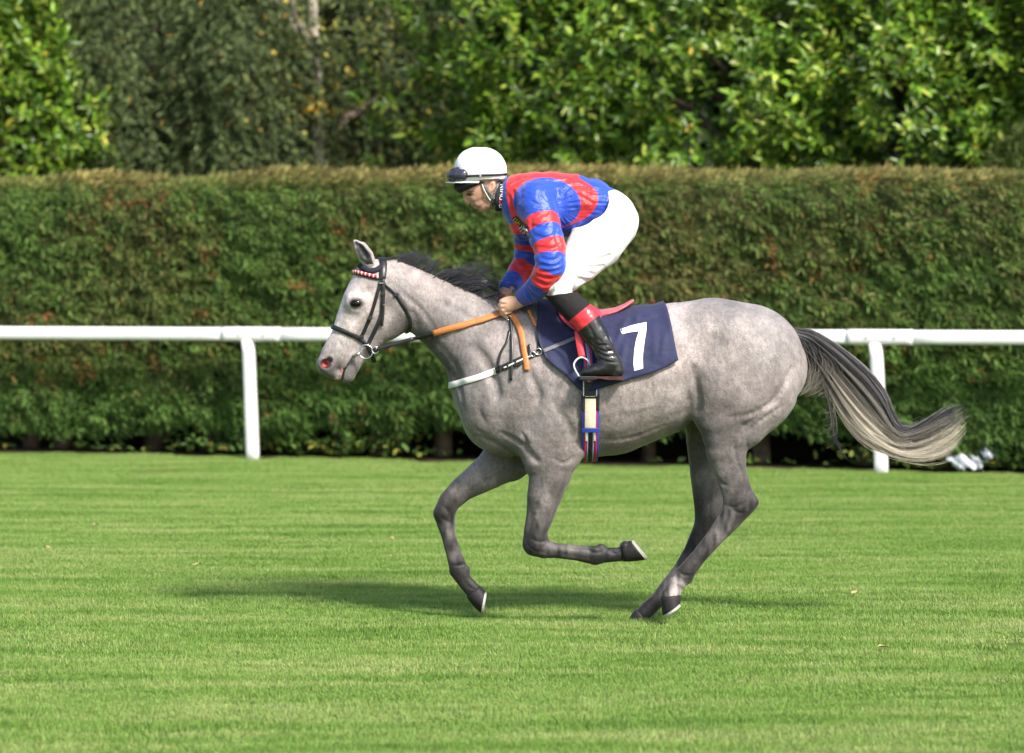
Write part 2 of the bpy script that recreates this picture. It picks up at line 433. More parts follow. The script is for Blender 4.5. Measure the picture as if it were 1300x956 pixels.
# ------------------------------------------------------------------ foliage builders
def unit(v): return v/np.maximum(np.linalg.norm(v, axis=1, keepdims=True), 1e-9)
def leaves_mesh(base, d, nrm, length, width, col, fold=.25, curl=.15):
    """hexagonal folded leaves: base points, directions, normals (all (n,3)); length, width (n,)"""
    d = unit(d); s = unit(np.cross(d, nrm)); u = np.cross(s, d); n = len(base)
    L = length[:, None]; W = width[:, None]
    V = np.zeros((n, 6, 3))
    V[:, 0] = base
    V[:, 1] = base+d*L*.32+s*W*.5+u*W*fold; V[:, 2] = base+d*L*.72+s*W*.42+u*(W*fold-L*curl*.4)
    V[:, 3] = base+d*L-u*L*curl
    V[:, 4] = base+d*L*.72-s*W*.42+u*(W*fold-L*curl*.4); V[:, 5] = base+d*L*.32-s*W*.5+u*W*fold
    b = np.arange(n)*6
    F = np.concatenate([np.stack([b, b+1, b+2, b+3], 1), np.stack([b, b+3, b+4, b+5], 1)])
    return V.reshape(-1, 3), F, np.repeat(col, 6, axis=0)
def pick(cols, wts, n, jit=.18):
    c = np.array(cols)[RNG.choice(len(cols), n, p=np.array(wts)/sum(wts))]
    return c*(1+jit*RNG.standard_normal((n, 1))).clip(.55, 1.5)
leaf_gloss = mat('leaf_glossy', attr=True, rough=.36, spec=.5, trans=.18)
leaf_matt = mat('leaf_matt', attr=True, rough=.6, spec=.3, trans=.3)
bark = mat('bark', (.13, .1, .075), .9, .2, noise=(14, .45), bump=(18, .8, .03, (1, 1, .25)))
bark_pale = mat('bark_pale', (.36, .32, .26), .8, .2, noise=(9, .5), bump=(14, .5, .02, (1, 1, .3)))

# ------------------------------------------------------------------ clipped hedge
def make_hedge():
    root = empty('clipped_hedge', (*rail_pt(2.7, 1.2), 0))
    tag(root, 'tall clipped evergreen hedge with brown patches behind the white rail', 'hedge')
    s0, s1 = -3.6, 9.4; H = 2.56
    # dark core added to block light; its rear panel blackens the gap below
    core = mat('hedge_core', (.02, .022, .012), .95, .1)
    vs = []; fs = []; ns = 40; ring = [(.75, .42), (.5, .6), (.48, 2.18), (.62, 2.41), (1.2, 2.46), (1.8, 2.38), (1.95, 2.1), (1.95, .0), (1.5, .0), (1.3, .38)]
    for i in range(ns):
        for o, z in ring: vs.append((*rail_pt(s0+(s1-s0)*i/(ns-1), o+.16), z-.06+.03*math.sin(i*1.7+z*5)))
    m = len(ring)
    for i in range(ns-1):
        for k in range(m): fs.append((i*m+k, i*m+(k+1) % m, (i+1)*m+(k+1) % m, (i+1)*m+k))
    mb = MB(); mb.add(vs, fs); mb.build('dark_core', core, root)
    # stems standing in the gap under the foliage
    for i, sv in enumerate(np.arange(s0+.2, s1, .62)):
        q = sv+.18*math.sin(i*2.3); x, y = rail_pt(q, .95+.1*math.sin(i*5.1)); r = .055+.03*abs(math.sin(i*3.7)); mb = MB()
        mb.tube([(x, y, -.05), (x+.01, y, .2), (x+.03*math.sin(i), y+.02, .45), (x+.05*math.sin(i), y, .75)], [r*1.25, r, r*.9, r*.8], 9)
        mb.build('stem', bark, root, True)
    # foliage sprays
    def surf(n):
        """points on the clipped face, the shoulder and the top"""
        sv = s0+(s1-s0)*RNG.random(n); u = RNG.random(n)
        face = u < .80; z = np.where(face, .16+(H-.2)*(u/.8), 0); off = np.zeros(n)
        nx = np.zeros((n, 2))
        lump = .05*vnoise(np.stack([sv*1.3, z*1.6, sv*0], 1), 1) + .03*vnoise(np.stack([sv*4, z*4.5, sv*0], 1), 2)+.06*vnoise(np.stack([sv*8+z*5, z*12, sv*0], 1), 12)
        batter = .30+.05*(z/H)
        r = .2; zz = np.clip((z-(H-.25))/.25, 0, 1)
        off = np.where(face, batter+r*(1-np.sqrt(np.maximum(0, 1-zz**2)))+lump, 0)
        # bottom edge uneven: foliage stops at .15 to .4 m and curls inward
        topu = (u-.8)/.2
        off = np.where(face, off, .5+1.35*topu); z = np.where(face, z, H-.02+.05*vnoise(np.stack([sv*1.1, off*1.5, sv*0], 1), 5)-.06*(topu-.3)**2*4)
        no = np.where(face, -np.sqrt(np.maximum(.05, 1-.8*zz**2)), 0); nz_ = np.where(face, .9*zz, 1)
        bulge = .045*np.sin(sv*.9)+.03*np.sin(sv*2.3+1)
        z = z + np.where(z > 1.8, .6*bulge*(z-1.8), 0)
        return sv, off, z, no, nz_
    n = 74000; sv, off, z, no, nz_ = surf(n)
    low = .2+.13*vnoise(np.stack([sv*1.1, sv*0, sv*0], 1), 8)+.09*vnoise(np.stack([sv*4.1, sv*0, sv*0], 1), 9)
    keep = z > low
    sv, off, z, no, nz_ = [q[keep] for q in (sv, off, z, no, nz_)]; n = len(sv)
    off = off + np.where(z < low[keep]+.25, .12*(1-(z-low[keep])/.25)**2, 0) + .05*RNG.random(n)
    base = np.stack([RL0[0]+RD[0]*sv+RN[0]*off, RL0[1]+RD[1]*sv+RN[1]*off, z], 1)
    nor = np.stack([RN[0]*no, RN[1]*no, nz_], 1)
    D3 = np.array([RD[0], RD[1], 0])
    sgn = .85+.3*RNG.standard_normal(n)                       # sprays lie mostly towards lower right
    drop = np.where(z > H-.12, -.02, -.55)+.25*RNG.standard_normal(n)
    sd = unit(D3[None]*sgn[:, None]+np.array([0, 0, 1])[None]*drop[:, None]+nor*(.38+.3*RNG.random((n, 1))))
    # colour: green with bronze, rusty patches; fresher green low down
    pn = vnoise(np.stack([sv*.8, z*1.1, off], 1), 21)+.6*vnoise(np.stack([sv*2.3, z*3.0, off], 1), 22)
    fresh = np.clip((1.15-z)/.7, 0, 1)+.5*np.clip(-pn-.2, 0, 1)
    g1 = np.array([.105, .18, .038]); g2 = np.array([.095, .175, .036]); br = np.array([.18, .145, .055]); ru = np.array([.42, .15, .06]); ye = np.array([.44, .36, .13])
    c = g1[None]*(1-fresh[:, None].clip(0, 1))+g2[None]*fresh[:, None].clip(0, 1)
    bw = np.clip(.24+.45*pn+.3*RNG.standard_normal(n)-.6*fresh, 0, .9)[:, None]; c = c*(1-bw)+br*bw
    dead = vnoise(np.stack([sv*7.3+z*2.5, z*12.0, sv*0], 1), 31)+.3*vnoise(np.stack([sv*.9, z*1.2, sv*0], 1), 32)
    dm = (dead > .86-.2*np.clip((z-2.4)/.2, 0, 1)) & (RNG.random(n) < .6); c[dm] = c[dm]*.45+ru*.5
    tp = np.clip((z-(H-.11))/.08, 0, 1)[:, None]*.75; c = c*(1-tp)+(ye*.55+br*.6)*tp  # sunlit band along the clipped top painted in lighter
    c *= (1+.22*RNG.standard_normal((n, 1))).clip(.5, 1.6)
    c *= 1.12*(1+.3*vnoise(np.stack([sv*7+z*4, z*11, sv*0], 1), 77)+.22*vnoise(np.stack([sv*19+z*9, z*27, sv*0], 1), 78))[:, None].clip(.4, 1.7)
    # each spray: three slender leaves
    Vs = []; Fs = []; Cs = []; k0 = 0
    for k in range(3):
        sp = unit(sd+.33*RNG.standard_normal((n, 3)))
        b = base+sd*(.018*k)+.012*RNG.standard_normal((n, 3))
        L = .05+.055*RNG.random(n); W = .009+.009*RNG.random(n)
        V, F, CC = leaves_mesh(b, sp, nor+.5*RNG.standard_normal((n, 3)), L, W, c*(.85+.3*RNG.random((n, 1))), .1, .1)
        Vs.append(V); Fs.append(F+k0); Cs.append(CC); k0 += len(V)
    fo = mesh_np('foliage', np.concatenate(Vs), np.concatenate(Fs), leaf_matt, np.concatenate(Cs), parent=root)
    fo['kind'] = 'stuff'
make_hedge()

# low weeds and leaf litter under the hedge
soil = mat('soil', (.05, .037, .025), .95, .1, noise=(9, .5), bump=(20, .8, .03))
vs = [(*rail_pt(s, o), -.009) for s in (-4, 9.6) for o in (.28, 2.6)]
me = bpy.data.meshes.new('soil_strip'); me.from_pydata(vs, [], [(0, 2, 3, 1)])
tag(put('soil_strip', me, soil), kind='structure')
def weeds():
    n = 2600; sv = -3.6+13*RNG.random(n); w1 = vnoise(np.stack([sv*1.6, sv*0, sv*0], 1), 41)
    k = (w1+.45*RNG.standard_normal(n)) > .05; sv = sv[k]; n = len(sv)
    off = .3+.35*RNG.random(n); hgt = .02+.14*RNG.random(n)*np.clip(.6+vnoise(np.stack([sv*2.3, sv*0, sv*0], 1), 43), .1, 1.3)
    base = np.stack([RL0[0]+RD[0]*sv+RN[0]*off, RL0[1]+RD[1]*sv+RN[1]*off, hgt], 1)
    d = RNG.standard_normal((n, 3)); d[:, 2] = np.abs(d[:, 2])*.6+.2; d[:, 1] -= .4
    c = pick([(.09, .17, .03), (.06, .11, .025), (.2, .24, .05), (.36, .33, .06)], [5, 4, 2, .6], n)
    V, F, CC = leaves_mesh(base, d, RNG.standard_normal((n, 3))+np.array([0, -.6, .8]), .05+.06*RNG.random(n), .025+.025*RNG.random(n), c)
    tag(mesh_np('weeds', V, F, leaf_matt, CC), 'low leafy weeds growing along the foot of the hedge', 'weeds', kind='stuff')
weeds()
# crumpled white sheet lying at the hedge foot, and a scrap of it caught in the stems
def scrap(name, px, py, w_, h_, lab, lift):
    d = CAM_H*FPX/(594-315); Y = d-CAM_D-.55; x = (px-650)/FPX*d; z0 = lift
    nx, ny = 14, 8; V = []; 
    for j in range(ny):
        for i in range(nx):
            u = i/(nx-1)-.5; v = j/(ny-1); t = 1-.5*abs(u)*2*(1-v)
            V.append((x+u*w_*t, Y+.05*math.sin(i*1.3+j*.9)+.08*v, z0+h_*v*(1-.9*abs(u+.1)**1.5)+.02*math.sin(i*2.1+j*1.7)))
    b = np.array([(j*nx+i, j*nx+i+1, (j+1)*nx+i+1, (j+1)*nx+i) for j in range(ny-1) for i in range(nx-1)])
    o = mesh_np(name, V, b, mat('white_sheeting', (.75, .78, .82), .4, .4, trans=.2))
    md = o.modifiers.new('thickness', 'SOLIDIFY'); md.thickness = .004
    tag(o, lab, 'litter')
scrap('plastic_sheet', 1218, 580, .36, .12, 'crumpled white plastic sheet lying at the foot of the hedge', .03)
scrap('plastic_scrap', 1243, 568, .13, .07, 'small white plastic scrap beside the larger crumpled sheet', .13)

# ------------------------------------------------------------------ trees and tall shrubs behind the hedge
def crown_shoots(c, rad, n, seed, lump=.28, front=.55):
    """shoot positions spread through the outer part of a lumpy ellipsoid, denser on the camera side; returns pos, outward"""
    d = unit(RNG.standard_normal((n, 3))); fl = (d[:, 1] > 0) & (RNG.random(n) < front); d[fl, 1] *= -1
    f = 1+lump*vnoise(d*2.1+seed, seed)+.6*lump*vnoise(d*4.7+seed, seed+1)
    r = 1-.42*RNG.random(n)**2.0
    return np.array(c)+d*np.array(rad)*(f*r)[:, None], d, r
def trunk_limbs(root, base, top, r, m, nl, rad, seed):
    rr = random.Random(seed); mb = MB(); b = Vector(base); t = Vector(top)
    pts = [b+(t-b)*f+Vector((rr.uniform(-.06, .06), rr.uniform(-.06, .06), 0))*(f > 0) for f in (0, .25, .5, .75, 1)]
    mb.tube(pts, [r*1.2, r, r*.85, r*.65, r*.4], 9)
    for i in range(nl):
        f = rr.uniform(.2, .9); p = b+(t-b)*f; a = rr.uniform(0, 6.28)
        q = p+Vector((math.cos(a)*rad[0]*.8, math.sin(a)*rad[1]*.8, rr.uniform(.3, 1.1)))
        mid = (p+q)/2+Vector((0, 0, .18)); mb.tube([p, mid, q], [r*.5, r*.33, r*.12], 7)
    return mb.build('trunk', m, root, True)
def leafy(name, lab, cat, c, rad, n, per, L, W, cols, wts, mt, m_bark, seed, group=None, lump=.28, droop=0.0, spread=1.0, tilt=.5, fold=.22, curl=.15, tr=.09):
    root = empty(name, (c[0], c[1], 0)); tag(root, lab, cat, group)
    trunk_limbs(root, (c[0], c[1], -.05), (c[0]+.15, c[1], c[2]+rad[2]*.45), tr, m_bark, 9, rad, seed)
    pos, out, r = crown_shoots(c, rad, n, seed, lump)
    ok = pos[:, 2] > .25; pos, out = pos[ok], out[ok]; n = len(pos)
    ax = unit(out+np.array([0, 0, tilt])+.45*RNG.standard_normal((n, 3)))
    if droop: ax = unit(ax*np.array([1, 1, .4])+np.array([0, 0, -droop]))
    tone = (1+.22*RNG.standard_normal(n)).clip(.6, 1.5); Vs = []; Fs = []; Cs = []; k0 = 0
    t1 = unit(np.cross(ax, np.array([.3, .2, 1.0])+0*ax)); t2 = np.cross(ax, t1)
    for k in range(per):
        a = k*2.4+RNG.random(n)*.6; f = k/max(1, per-1); lat = t1*np.cos(a)[:, None]+t2*np.sin(a)[:, None]
        d = unit(ax*(.25+.9*f)+lat*spread*(1.15-.6*f)+np.array([0, 0, -.22]))
        b = pos+ax*((f-.5)*L*1.5)[:, None] if hasattr(f, '__len__') else pos+ax*((f-.5)*L*1.5)
        cc = pick(cols, wts, n, .14)*tone[:, None]
        V, F, CC = leaves_mesh(b, d, ax+.3*RNG.standard_normal((n, 3))+np.array([0, -.15, .5]), L*(.65+.6*RNG.random(n)), W*(.7+.5*RNG.random(n)), cc, fold, curl)
        Vs.append(V); Fs.append(F+k0); Cs.append(CC); k0 += len(V)
    o = mesh_np('crown', np.concatenate(Vs), np.concatenate(Fs), mt, np.concatenate(Cs), parent=root); o['kind'] = 'stuff'
    return root
def TX(px, Y): return (px-650)/FPX*(CAM_D+Y)
laurel_c = [(.12, .225, .016), (.07, .155, .014), (.20, .295, .03), (.31, .37, .06), (.55, .42, .05)]
laurel_w = [5, 4, 3, 1.0, .06]
for i, (px, Y, z, rad, lab) in enumerate((
        (700, 17.3, 3.25, (1.5, 1.35, 2.4), 'glossy laurel tree right behind the rider\'s white helmet'),
        (930, 16.2, 3.35, (1.45, 1.3, 2.5), 'glossy laurel tree rising behind the hedge above the saddle cloth'),
        (1130, 15.2, 3.2, (1.35, 1.2, 2.5), 'glossy laurel tree rising behind the hedge above the horse\'s rump'),
        (1330, 14.6, 3.5, (1.3, 1.2, 2.7), 'glossy laurel tree behind the hedge beyond the flowing tail'),
        (8, 18.0, 2.9, (1.0, 1.0, 2.2), 'glossy laurel tree beside the drooping grey-green tree'))):
    leafy('laurel_tree', lab, 'tree', (TX(px, Y), Y, z), rad, 1500, 9, .128, .055, laurel_c, laurel_w, leaf_gloss, bark, 50+i*7,
          'laurel trees behind the hedge', lump=.44, tilt=.6)
dro_c = [(.075, .11, .034), (.11, .15, .05), (.045, .07, .02), (.17, .20, .085), (.5, .3, .06)]
for i, (px, Y, z, rad, lab) in enumerate((
        (175, 18.6, 3.3, (1.25, 1.0, 2.3), 'drooping grey-green feathery tree beside the leftward laurel'),
        (310, 18.2, 3.05, (1.0, .95, 1.9), 'drooping grey-green feathery tree beside the pale forked trunk'))):
    leafy('drooping_tree', lab, 'tree', (TX(px, Y), Y, z), rad, 4300, 8, .085, .017, dro_c, [5, 4, 4, 2, .08], leaf_matt, bark, 90+i*5,
          'drooping trees behind the hedge', lump=.3, droop=.9, spread=.6, fold=.1)
mix_c = [(.05, .075, .025), (.08, .11, .03), (.18, .19, .05), (.42, .34, .06), (.09, .12, .055)]
leafy('mixed_shrub', 'dark leafy shrub with yellowing leaves between the drooping tree and the laurels', 'shrub', (TX(470, 20.2), 20.2, 2.9), (1.35, 1.0, 2.2), 1500, 7, .09, .05,
      mix_c, [6, 4, 1.2, .35, 3], leaf_matt, bark, 131, lump=.4, tilt=.2)
leafy('yellowing_shrub', 'soft yellow-green shrub at the foot of the laurel beyond the tail', 'shrub', (TX(1290, 13.4), 13.4, 2.1), (.42, .45, 1.0), 500, 8, .08, .018,
      [(.085, .13, .025), (.13, .16, .035), (.06, .095, .02)], [4, 2, 3], leaf_matt, bark, 141, lump=.2)
# pale forked tree
def forked():
    Y = 18.0; root = empty('forked_tree', (TX(398, Y), Y, 0)); tag(root, 'pale-barked forked tree with yellow leaves rising behind the hedge', 'tree')
    def Q(px, py, y=Y): return P(px, py, y)
    mb = MB(); mb.tube([Q(408, 620), Q(405, 330), Q(404, 130), Q(400, 60), Q(397, 10), Q(395, -60), Q(398, -160)], [.09, .08, .065, .06, .055, .05, .04], 9)
    mb.tube([Q(403, 90), Q(388, 45), Q(376, 15), Q(368, -20), Q(352, -110)], [.055, .052, .05, .045, .03], 8)
    mb.tube([Q(378, 48), Q(372, 30), Q(360, 10), Q(345, -6), Q(318, -60)], [.03, .034, .034, .032, .02], 8)
    mb.build('trunk', bark_pale, root, True); mb = MB()
    mb.tube([Q(404, 190, Y+.05), Q(440, 150, Y+1), Q(478, 128, Y+1.9), Q(486, 90, Y+2.1), Q(489, 50, Y+2.2), Q(500, -60, Y+2.2)], [.05, .05, .05, .05, .045, .04], 8)
    mb.build('limb', bark, root, True)
    n = 800; c = np.array(P(430, 75, Y-.2)); pos = c+RNG.standard_normal((n, 3))*np.array([.55, .35, .5])
    b2 = np.array(P(530, 35, Y-.3))+RNG.standard_normal((260, 3))*np.array([.32, .2, .2]); b2[:, 2] -= (b2[:, 0]-b2[:, 0].mean())*.45
    b3 = np.array(P(398, 130, Y-.3))+RNG.standard_normal((40, 3))*np.array([.10, .1, .08]); pos = np.concatenate([pos, b2, b3]); n = len(pos)
    cc = pick([(.12, .15, .035), (.30, .28, .06), (.45, .34, .07), (.07, .095, .028)], [6, 1.6, .5, 6], n); cc[-40:] = pick([(.42, .24, .02), (.3, .26, .05)], [1, 1], 40)
    V, F, CC = leaves_mesh(pos, RNG.standard_normal((n, 3))+np.array([0, 0, -.5]), RNG.standard_normal((n, 3))+np.array([0, -1, 1]), .055+.045*RNG.random(n), .035+.025*RNG.random(n), cc)
    o = mesh_np('crown', V, F, leaf_matt, CC, parent=root); o['kind'] = 'stuff'
forked()
# the wood that closes the view behind
def wood():
    n = 60000; x = -8+16*RNG.random(n); z = 1.2+5.8*RNG.random(n); y = 22.5+.6*vnoise(np.stack([x*.8, z*.8, x*0], 1), 61)+1.2*RNG.random(n)-.12*x
    base = np.stack([x, y, z], 1); d = RNG.standard_normal((n, 3))+np.array([0, -.4, -.4])
    cc = pick([(.03, .05, .016), (.045, .07, .02), (.022, .034, .012), (.1, .12, .03)], [5, 4, 4, .6], n)
    V, F, CC = leaves_mesh(base, d, RNG.standard_normal((n, 3))+np.array([0, -.8, .8]), .2+.16*RNG.random(n), .12+.08*RNG.random(n), cc)
    tag(mesh_np('woodland', V, F, leaf_matt, CC), 'dark dense woodland foliage closing the view behind the trees', 'woodland', kind='stuff')
wood()
# ------------------------------------------------------------------ the grey horse
def coat_mat():
    m = bpy.data.materials.new('grey_coat'); m.use_nodes = True; t = m.node_tree; N = t.nodes; L = t.links; b = N['Principled BSDF']
    b.inputs['Roughness'].default_value = .48; b.inputs['Specular IOR Level'].default_value = .32; b.inputs['Sheen Weight'].default_value = .12
    at = N.new('ShaderNodeAttribute'); at.attribute_name = 'col'; tc = N.new('ShaderNodeTexCoord')
    out = at.outputs['Color']
    for sc, amt, det, st in ((300, .27, 3, (1, 1, .45)), (60, .20, 4, (1, 1, .55)), (13, .20, 3, (1, 1, 1))):
        mp = N.new('ShaderNodeMapping'); mp.inputs['Scale'].default_value = st
        nz = N.new('ShaderNodeTexNoise'); nz.inputs['Scale'].default_value = sc; nz.inputs['Detail'].default_value = det
        L.new(tc.outputs['Object'], mp.inputs[0]); L.new(mp.outputs[0], nz.inputs['Vector'])
        mr = N.new('ShaderNodeMapRange'); mr.inputs['From Min'].default_value = .3; mr.inputs['From Max'].default_value = .7
        mr.inputs['To Min'].default_value = 1-amt; mr.inputs['To Max'].default_value = 1+amt; L.new(nz.outputs['Fac'], mr.inputs['Value'])
        mu = N.new('ShaderNodeVectorMath'); mu.operation = 'MULTIPLY'; L.new(out, mu.inputs[0]); L.new(mr.outputs[0], mu.inputs[1]); out = mu.outputs[0]
    L.new(out, b.inputs['Base Color'])
    nb = N.new('ShaderNodeTexNoise'); nb.inputs['Scale'].default_value = 240; nb.inputs['Detail'].default_value = 3; L.new(tc.outputs['Object'], nb.inputs['Vector'])
    n2 = N.new('ShaderNodeTexNoise'); n2.inputs['Scale'].default_value = 22; n2.inputs['Detail'].default_value = 4; L.new(tc.outputs['Object'], n2.inputs['Vector'])
    ad = N.new('ShaderNodeMath'); ad.operation = 'MULTIPLY_ADD'; ad.inputs[1].default_value = 3.0; L.new(n2.outputs['Fac'], ad.inputs[0]); L.new(nb.outputs['Fac'], ad.inputs[2])
    bp = N.new('ShaderNodeBump'); bp.inputs['Strength'].default_value = .5; bp.inputs['Distance'].default_value = .004
    L.new(ad.outputs[0], bp.inputs['Height']); L.new(bp.outputs[0], b.inputs['Normal'])
    return m

YF, YH = .135, .145
def horse_sdf():
    lo = (P(390, 0)[0], -.40, -.03); hi = (P(1036, 0)[0], .40, P(0, 296)[2])
    f = SDF(lo, hi, .0062)
    # trunk
    f.add([C(655, 478, 80, 0, .205), C(690, 486, 92, 0, .245), C(725, 490, 95, 0, .27), C(770, 490, 88.5, 0, .292), C(820, 474, 84, 0, .283), C(860, 456.5, 72.5, 0, .258),
           C(905, 457, 79, 0, .262), C(945, 462, 77, 0, .26), C(967, 466, 58, 0, .215)], .05)
    f.add([C(635, 410, 22, 0, .06), C(665, 405, 20, 0, .05), C(692, 407, 18, 0, .05), C(730, 415, 16, 0, .06), C(780, 422, 18, 0, .08)], .09)   # withers
    f.add([C(640, 500, 61, 0, .19), C(650, 530, 50, 0, .18)], .05)                                      # breast
    f.add([C(632, 528, 46, 0, .165)], .03)
    # croup: spine between two hip bones
    for sgn in (mir, list):
        f.add(sgn([C(905, 420, 30, -.13), C(925, 425, 34, -.14)]), .07)
        f.add(sgn([C(940, 455, 52, -.13, .13), C(935, 495, 54, -.15, .12), C(960, 500, 40, -.13, .10)]), .05)  # thigh
        f.add(sgn([C(625, 505, 40, -.115, .085), C(650, 470, 44, -.12, .08), C(672, 425, 34, -.09, .055)]), .05)   # scapula
        f.add(sgn([C(690, 480, 42, -.165, .075), C(705, 530, 42, -.165, .07), C(712, 560, 30, -.15, .06)]), .05)   # triceps
        f.add(sgn([C(612, 528, 24, -.085, .07)]), .03)                                                         # point of shoulder
    # neck
    f.add([C(497, 365, 34, 0, .088), C(545, 391, 38.5, 0, .098), C(585, 418, 47, 0, .125), C(625, 452, 60, 0, .165), C(660, 474, 72, 0, .19)], .04)
    f.add([C(500, 346, 12, 0, .028), C(545, 365, 12, 0, .026), C(600, 391, 13, 0, .034), C(640, 409, 15, 0, .04)], .03)         # crest
    # head
    f.add([C(474, 354, 25, 0, .082), C(460, 382, 25, 0, .088), C(449, 408, 23, 0, .066), C(438, 430, 19, 0, .054), C(424, 451, 17, 0, .052), C(416, 462, 14, 0, .052)], .03)
    f.add([C(489, 388, 31, 0, .072), C(487, 401, 32, 0, .074)], .035)                                   # jowl
    f.add([C(487, 404, 28, 0, .062), C(475, 425, 16, 0, .05), C(462, 443, 12, 0, .04), C(450.5, 457, 11, 0, .034), C(443, 469, 11.5, 0, .037), C(440.5, 475.5, 10.8, 0, .037)], .018)
    f.add([C(415, 466, 11.5, 0, .048), C(419, 471, 8.5, 0, .044), C(428, 477, 6.3, 0, .033)], .012)    # upper lip
    for sgn in (mir, list):
        f.add(sgn([C(452, 384, 12.5, -.070, .03), C(459, 380, 12, -.066, .03)]), .02)                   # orbit
        f.dent(sgn([P(458, 373, -.085), P(467, 369, -.08)]), .007, .02)                                  # hollow above the eye
        f.dent(sgn([P(466, 396, -.075), P(452, 410, -.065), P(444, 420, -.055)]), -.007, .014)          # facial crest
        f.dent(sgn([P(474, 408, -.08), P(462, 428, -.06)]), .006, .02)
        f.dent(sgn([P(440, 402, -.06), P(430, 430, -.05), P(424, 445, -.05)]), -.003, .012)
        f.add(sgn([C(414.5, 461, 11, -.036, .024)]), .012)                                              # flared nostril
        f.cut(sgn([C(413.5, 461.5, 6.4, -.066, .034), C(417.5, 458, 4.6, -.060, .034)]), .008); f.cut(sgn([C(412, 463, 3.6, -.06, .045)]), .006)
        # ears
        f.add(sgn([C(468, 334, 8, -.052), C(464, 325, 9.2, -.058), C(457.5, 314.5, 7.8, -.062), C(450.5, 306.5, 2.6, -.060)]), .012)
        f.cut(sgn([C(469, 334, 2.5, -.105), C(463.5, 324, 5.2, -.098), C(457, 314, 3.6, -.093), C(452.5, 308, 1.2, -.083)]), .008)
    # mouth: open slit between the lips
    f.cut([C(451, 452, .5, 0, .2), C(444, 460, .8, 0, .2), C(437, 470, 1.1, 0, .2), C(432.5, 488, 1.5, 0, .2)], .005)
    # near fore
    a = -YF
    f.add([C(697, 558, 42, a, .085), C(697, 582, 34, a, .08), C(699, 600, 27, a, .074), C(691, 630, 22, a, .062), C(685.5, 655, 17.5, a, .05), C(680, 674, 15, a, .044), C(680, 689, 16, a, .042)], .045)
    f.add([C(680, 691, 15.5, a, .042), C(690, 697, 12, a, .035), C(706, 699, 9.5, a, .027), C(733, 702, 10, a, .023), C(748, 704, 11.5, a, .027), C(756, 705, 12.5, a, .031), C(768, 705, 9.5, a, .027), C(788, 703.5, 9, a, .028)], .012)
    f.add([C(764, 695, 5, a, .015)], .015); f.add([C(793.5, 693, 6.5, a, .034)], .010)
    f.dent([P(700, 694, a-.03), P(748, 697, a-.03)], .003, .008)
    # far fore
    a = YF
    f.add([C(665, 560, 42, a, .085), C(645, 580, 32, a, .075), C(622, 598, 23, a, .062), C(588, 620, 16, a, .046), C(571, 636, 14, a, .042), C(564, 651, 13.5, a, .042)], .04)
    f.add([C(564, 653, 13, a, .041), C(566.5, 666, 11.5, a, .035), C(569.5, 681, 9, a, .026), C(575, 700, 9.6, a, .023), C(580.5, 717, 11, a, .028), C(582, 724, 11.8, a, .03), C(590, 738, 9.5, a, .026), C(600, 749, 10, a, .028)], .012)
    f.add([C(592, 723, 4.5, a, .014)], .012)
    # near hind
    a = -YH
    f.add([C(935, 500, 58, a, .115), C(921, 527, 38, a, .095), C(924, 550, 33, a, .08), C(922, 572, 26, a, .066), C(927, 598, 20.5, a, .053), C(932, 618, 18, a, .044), C(938, 637, 19, a, .042)], .05)
    f.add([C(944, 600, 4, a, .016), C(949, 622, 4.5, a, .016), C(954.5, 637.5, 9, a, .026)], .012)                    # achilles and point of hock
    f.add([C(939, 640, 19, a, .042), C(926, 660, 14.5, a, .036), C(906, 684, 11, a, .028), C(887.5, 706, 9.8, a, .025), C(873, 724, 11, a, .029), C(866.5, 731.5, 12, a, .031), C(857, 744, 10, a, .027), C(852, 754, 12, a, .033)], .012)
    f.add([C(874, 734, 6, a, .016)], .012)
    f.add([C(988, 505, 20, -.10, .07), C(970, 530, 18, -.12, .06), C(955, 548, 14, a, .05)], .05)            # hamstring line
    f.dent([P(945, 636, a-.03), P(922, 655, a-.03), P(890, 694, a-.025)], .004, .009)
    # far hind
    a = YH
    f.add([C(915, 495, 55, a, .115), C(903, 525, 38, a, .095), C(898, 558, 27, a, .072), C(897, 600, 21, a, .056), C(901, 632, 21, a, .045), C(902, 650, 20, a, .042)], .05)
    f.add([C(911, 620, 8, a, .02), C(917, 655, 10, a, .028)], .02)
    f.add([C(903, 652, 18, a, .042), C(891, 676, 13, a, .034), C(878, 701, 10.4, a, .027), C(864, 724, 9.8, a, .025), C(851, 743, 11.5, a, .03), C(847, 749, 11.8, a, .031), C(834, 763, 9.6, a, .027), C(824, 772, 10, a, .029), C(816, 780, 9.5, a, .030)], .012)
    # muscle lines
    for sgn in (mir, list):
        f.dent(sgn([P(600, 440, -.16), P(622, 470, -.19), P(632, 500, -.2)]), .012, .03)                # neck into shoulder
        f.dent(sgn([P(640, 420, -.12), P(625, 455, -.17)]), .006, .03)
        f.dent(sgn([P(664, 445, -.2), P(684, 500, -.24), P(672, 545, -.22)]), .008, .026)
        f.dent(sgn([P(738, 470, -.26), P(742, 520, -.26), P(738, 565, -.2)]), .012, .03)                 # behind the elbow
        f.dent(sgn([P(640, 556, -.19), P(662, 566, -.2), P(682, 585, -.2)]), .012, .018)                 # breast crease above the forearm
        f.dent(sgn([P(604, 540, -.13), P(622, 560, -.14), P(650, 575, -.15)]), .008, .016)
        f.dent(sgn([P(545, 430, -.09), P(575, 462, -.11), P(596, 500, -.13)]), .010, .022)               # jugular groove
        f.dent(sgn([P(524, 398, -.09), P(530, 425, -.08)]), .010, .02)                                     # throat
        f.dent(sgn([P(880, 470, -.27), P(884, 500, -.26), P(880, 520, -.24)]), .022, .028)               # flank
        f.dent(sgn([P(905, 430, -.25), P(892, 455, -.26)]), .010, .03)
        f.dent(sgn([P(1004, 470, -.18), P(980, 508, -.22), P(945, 540, -.22)]), .010, .022)              # thigh line
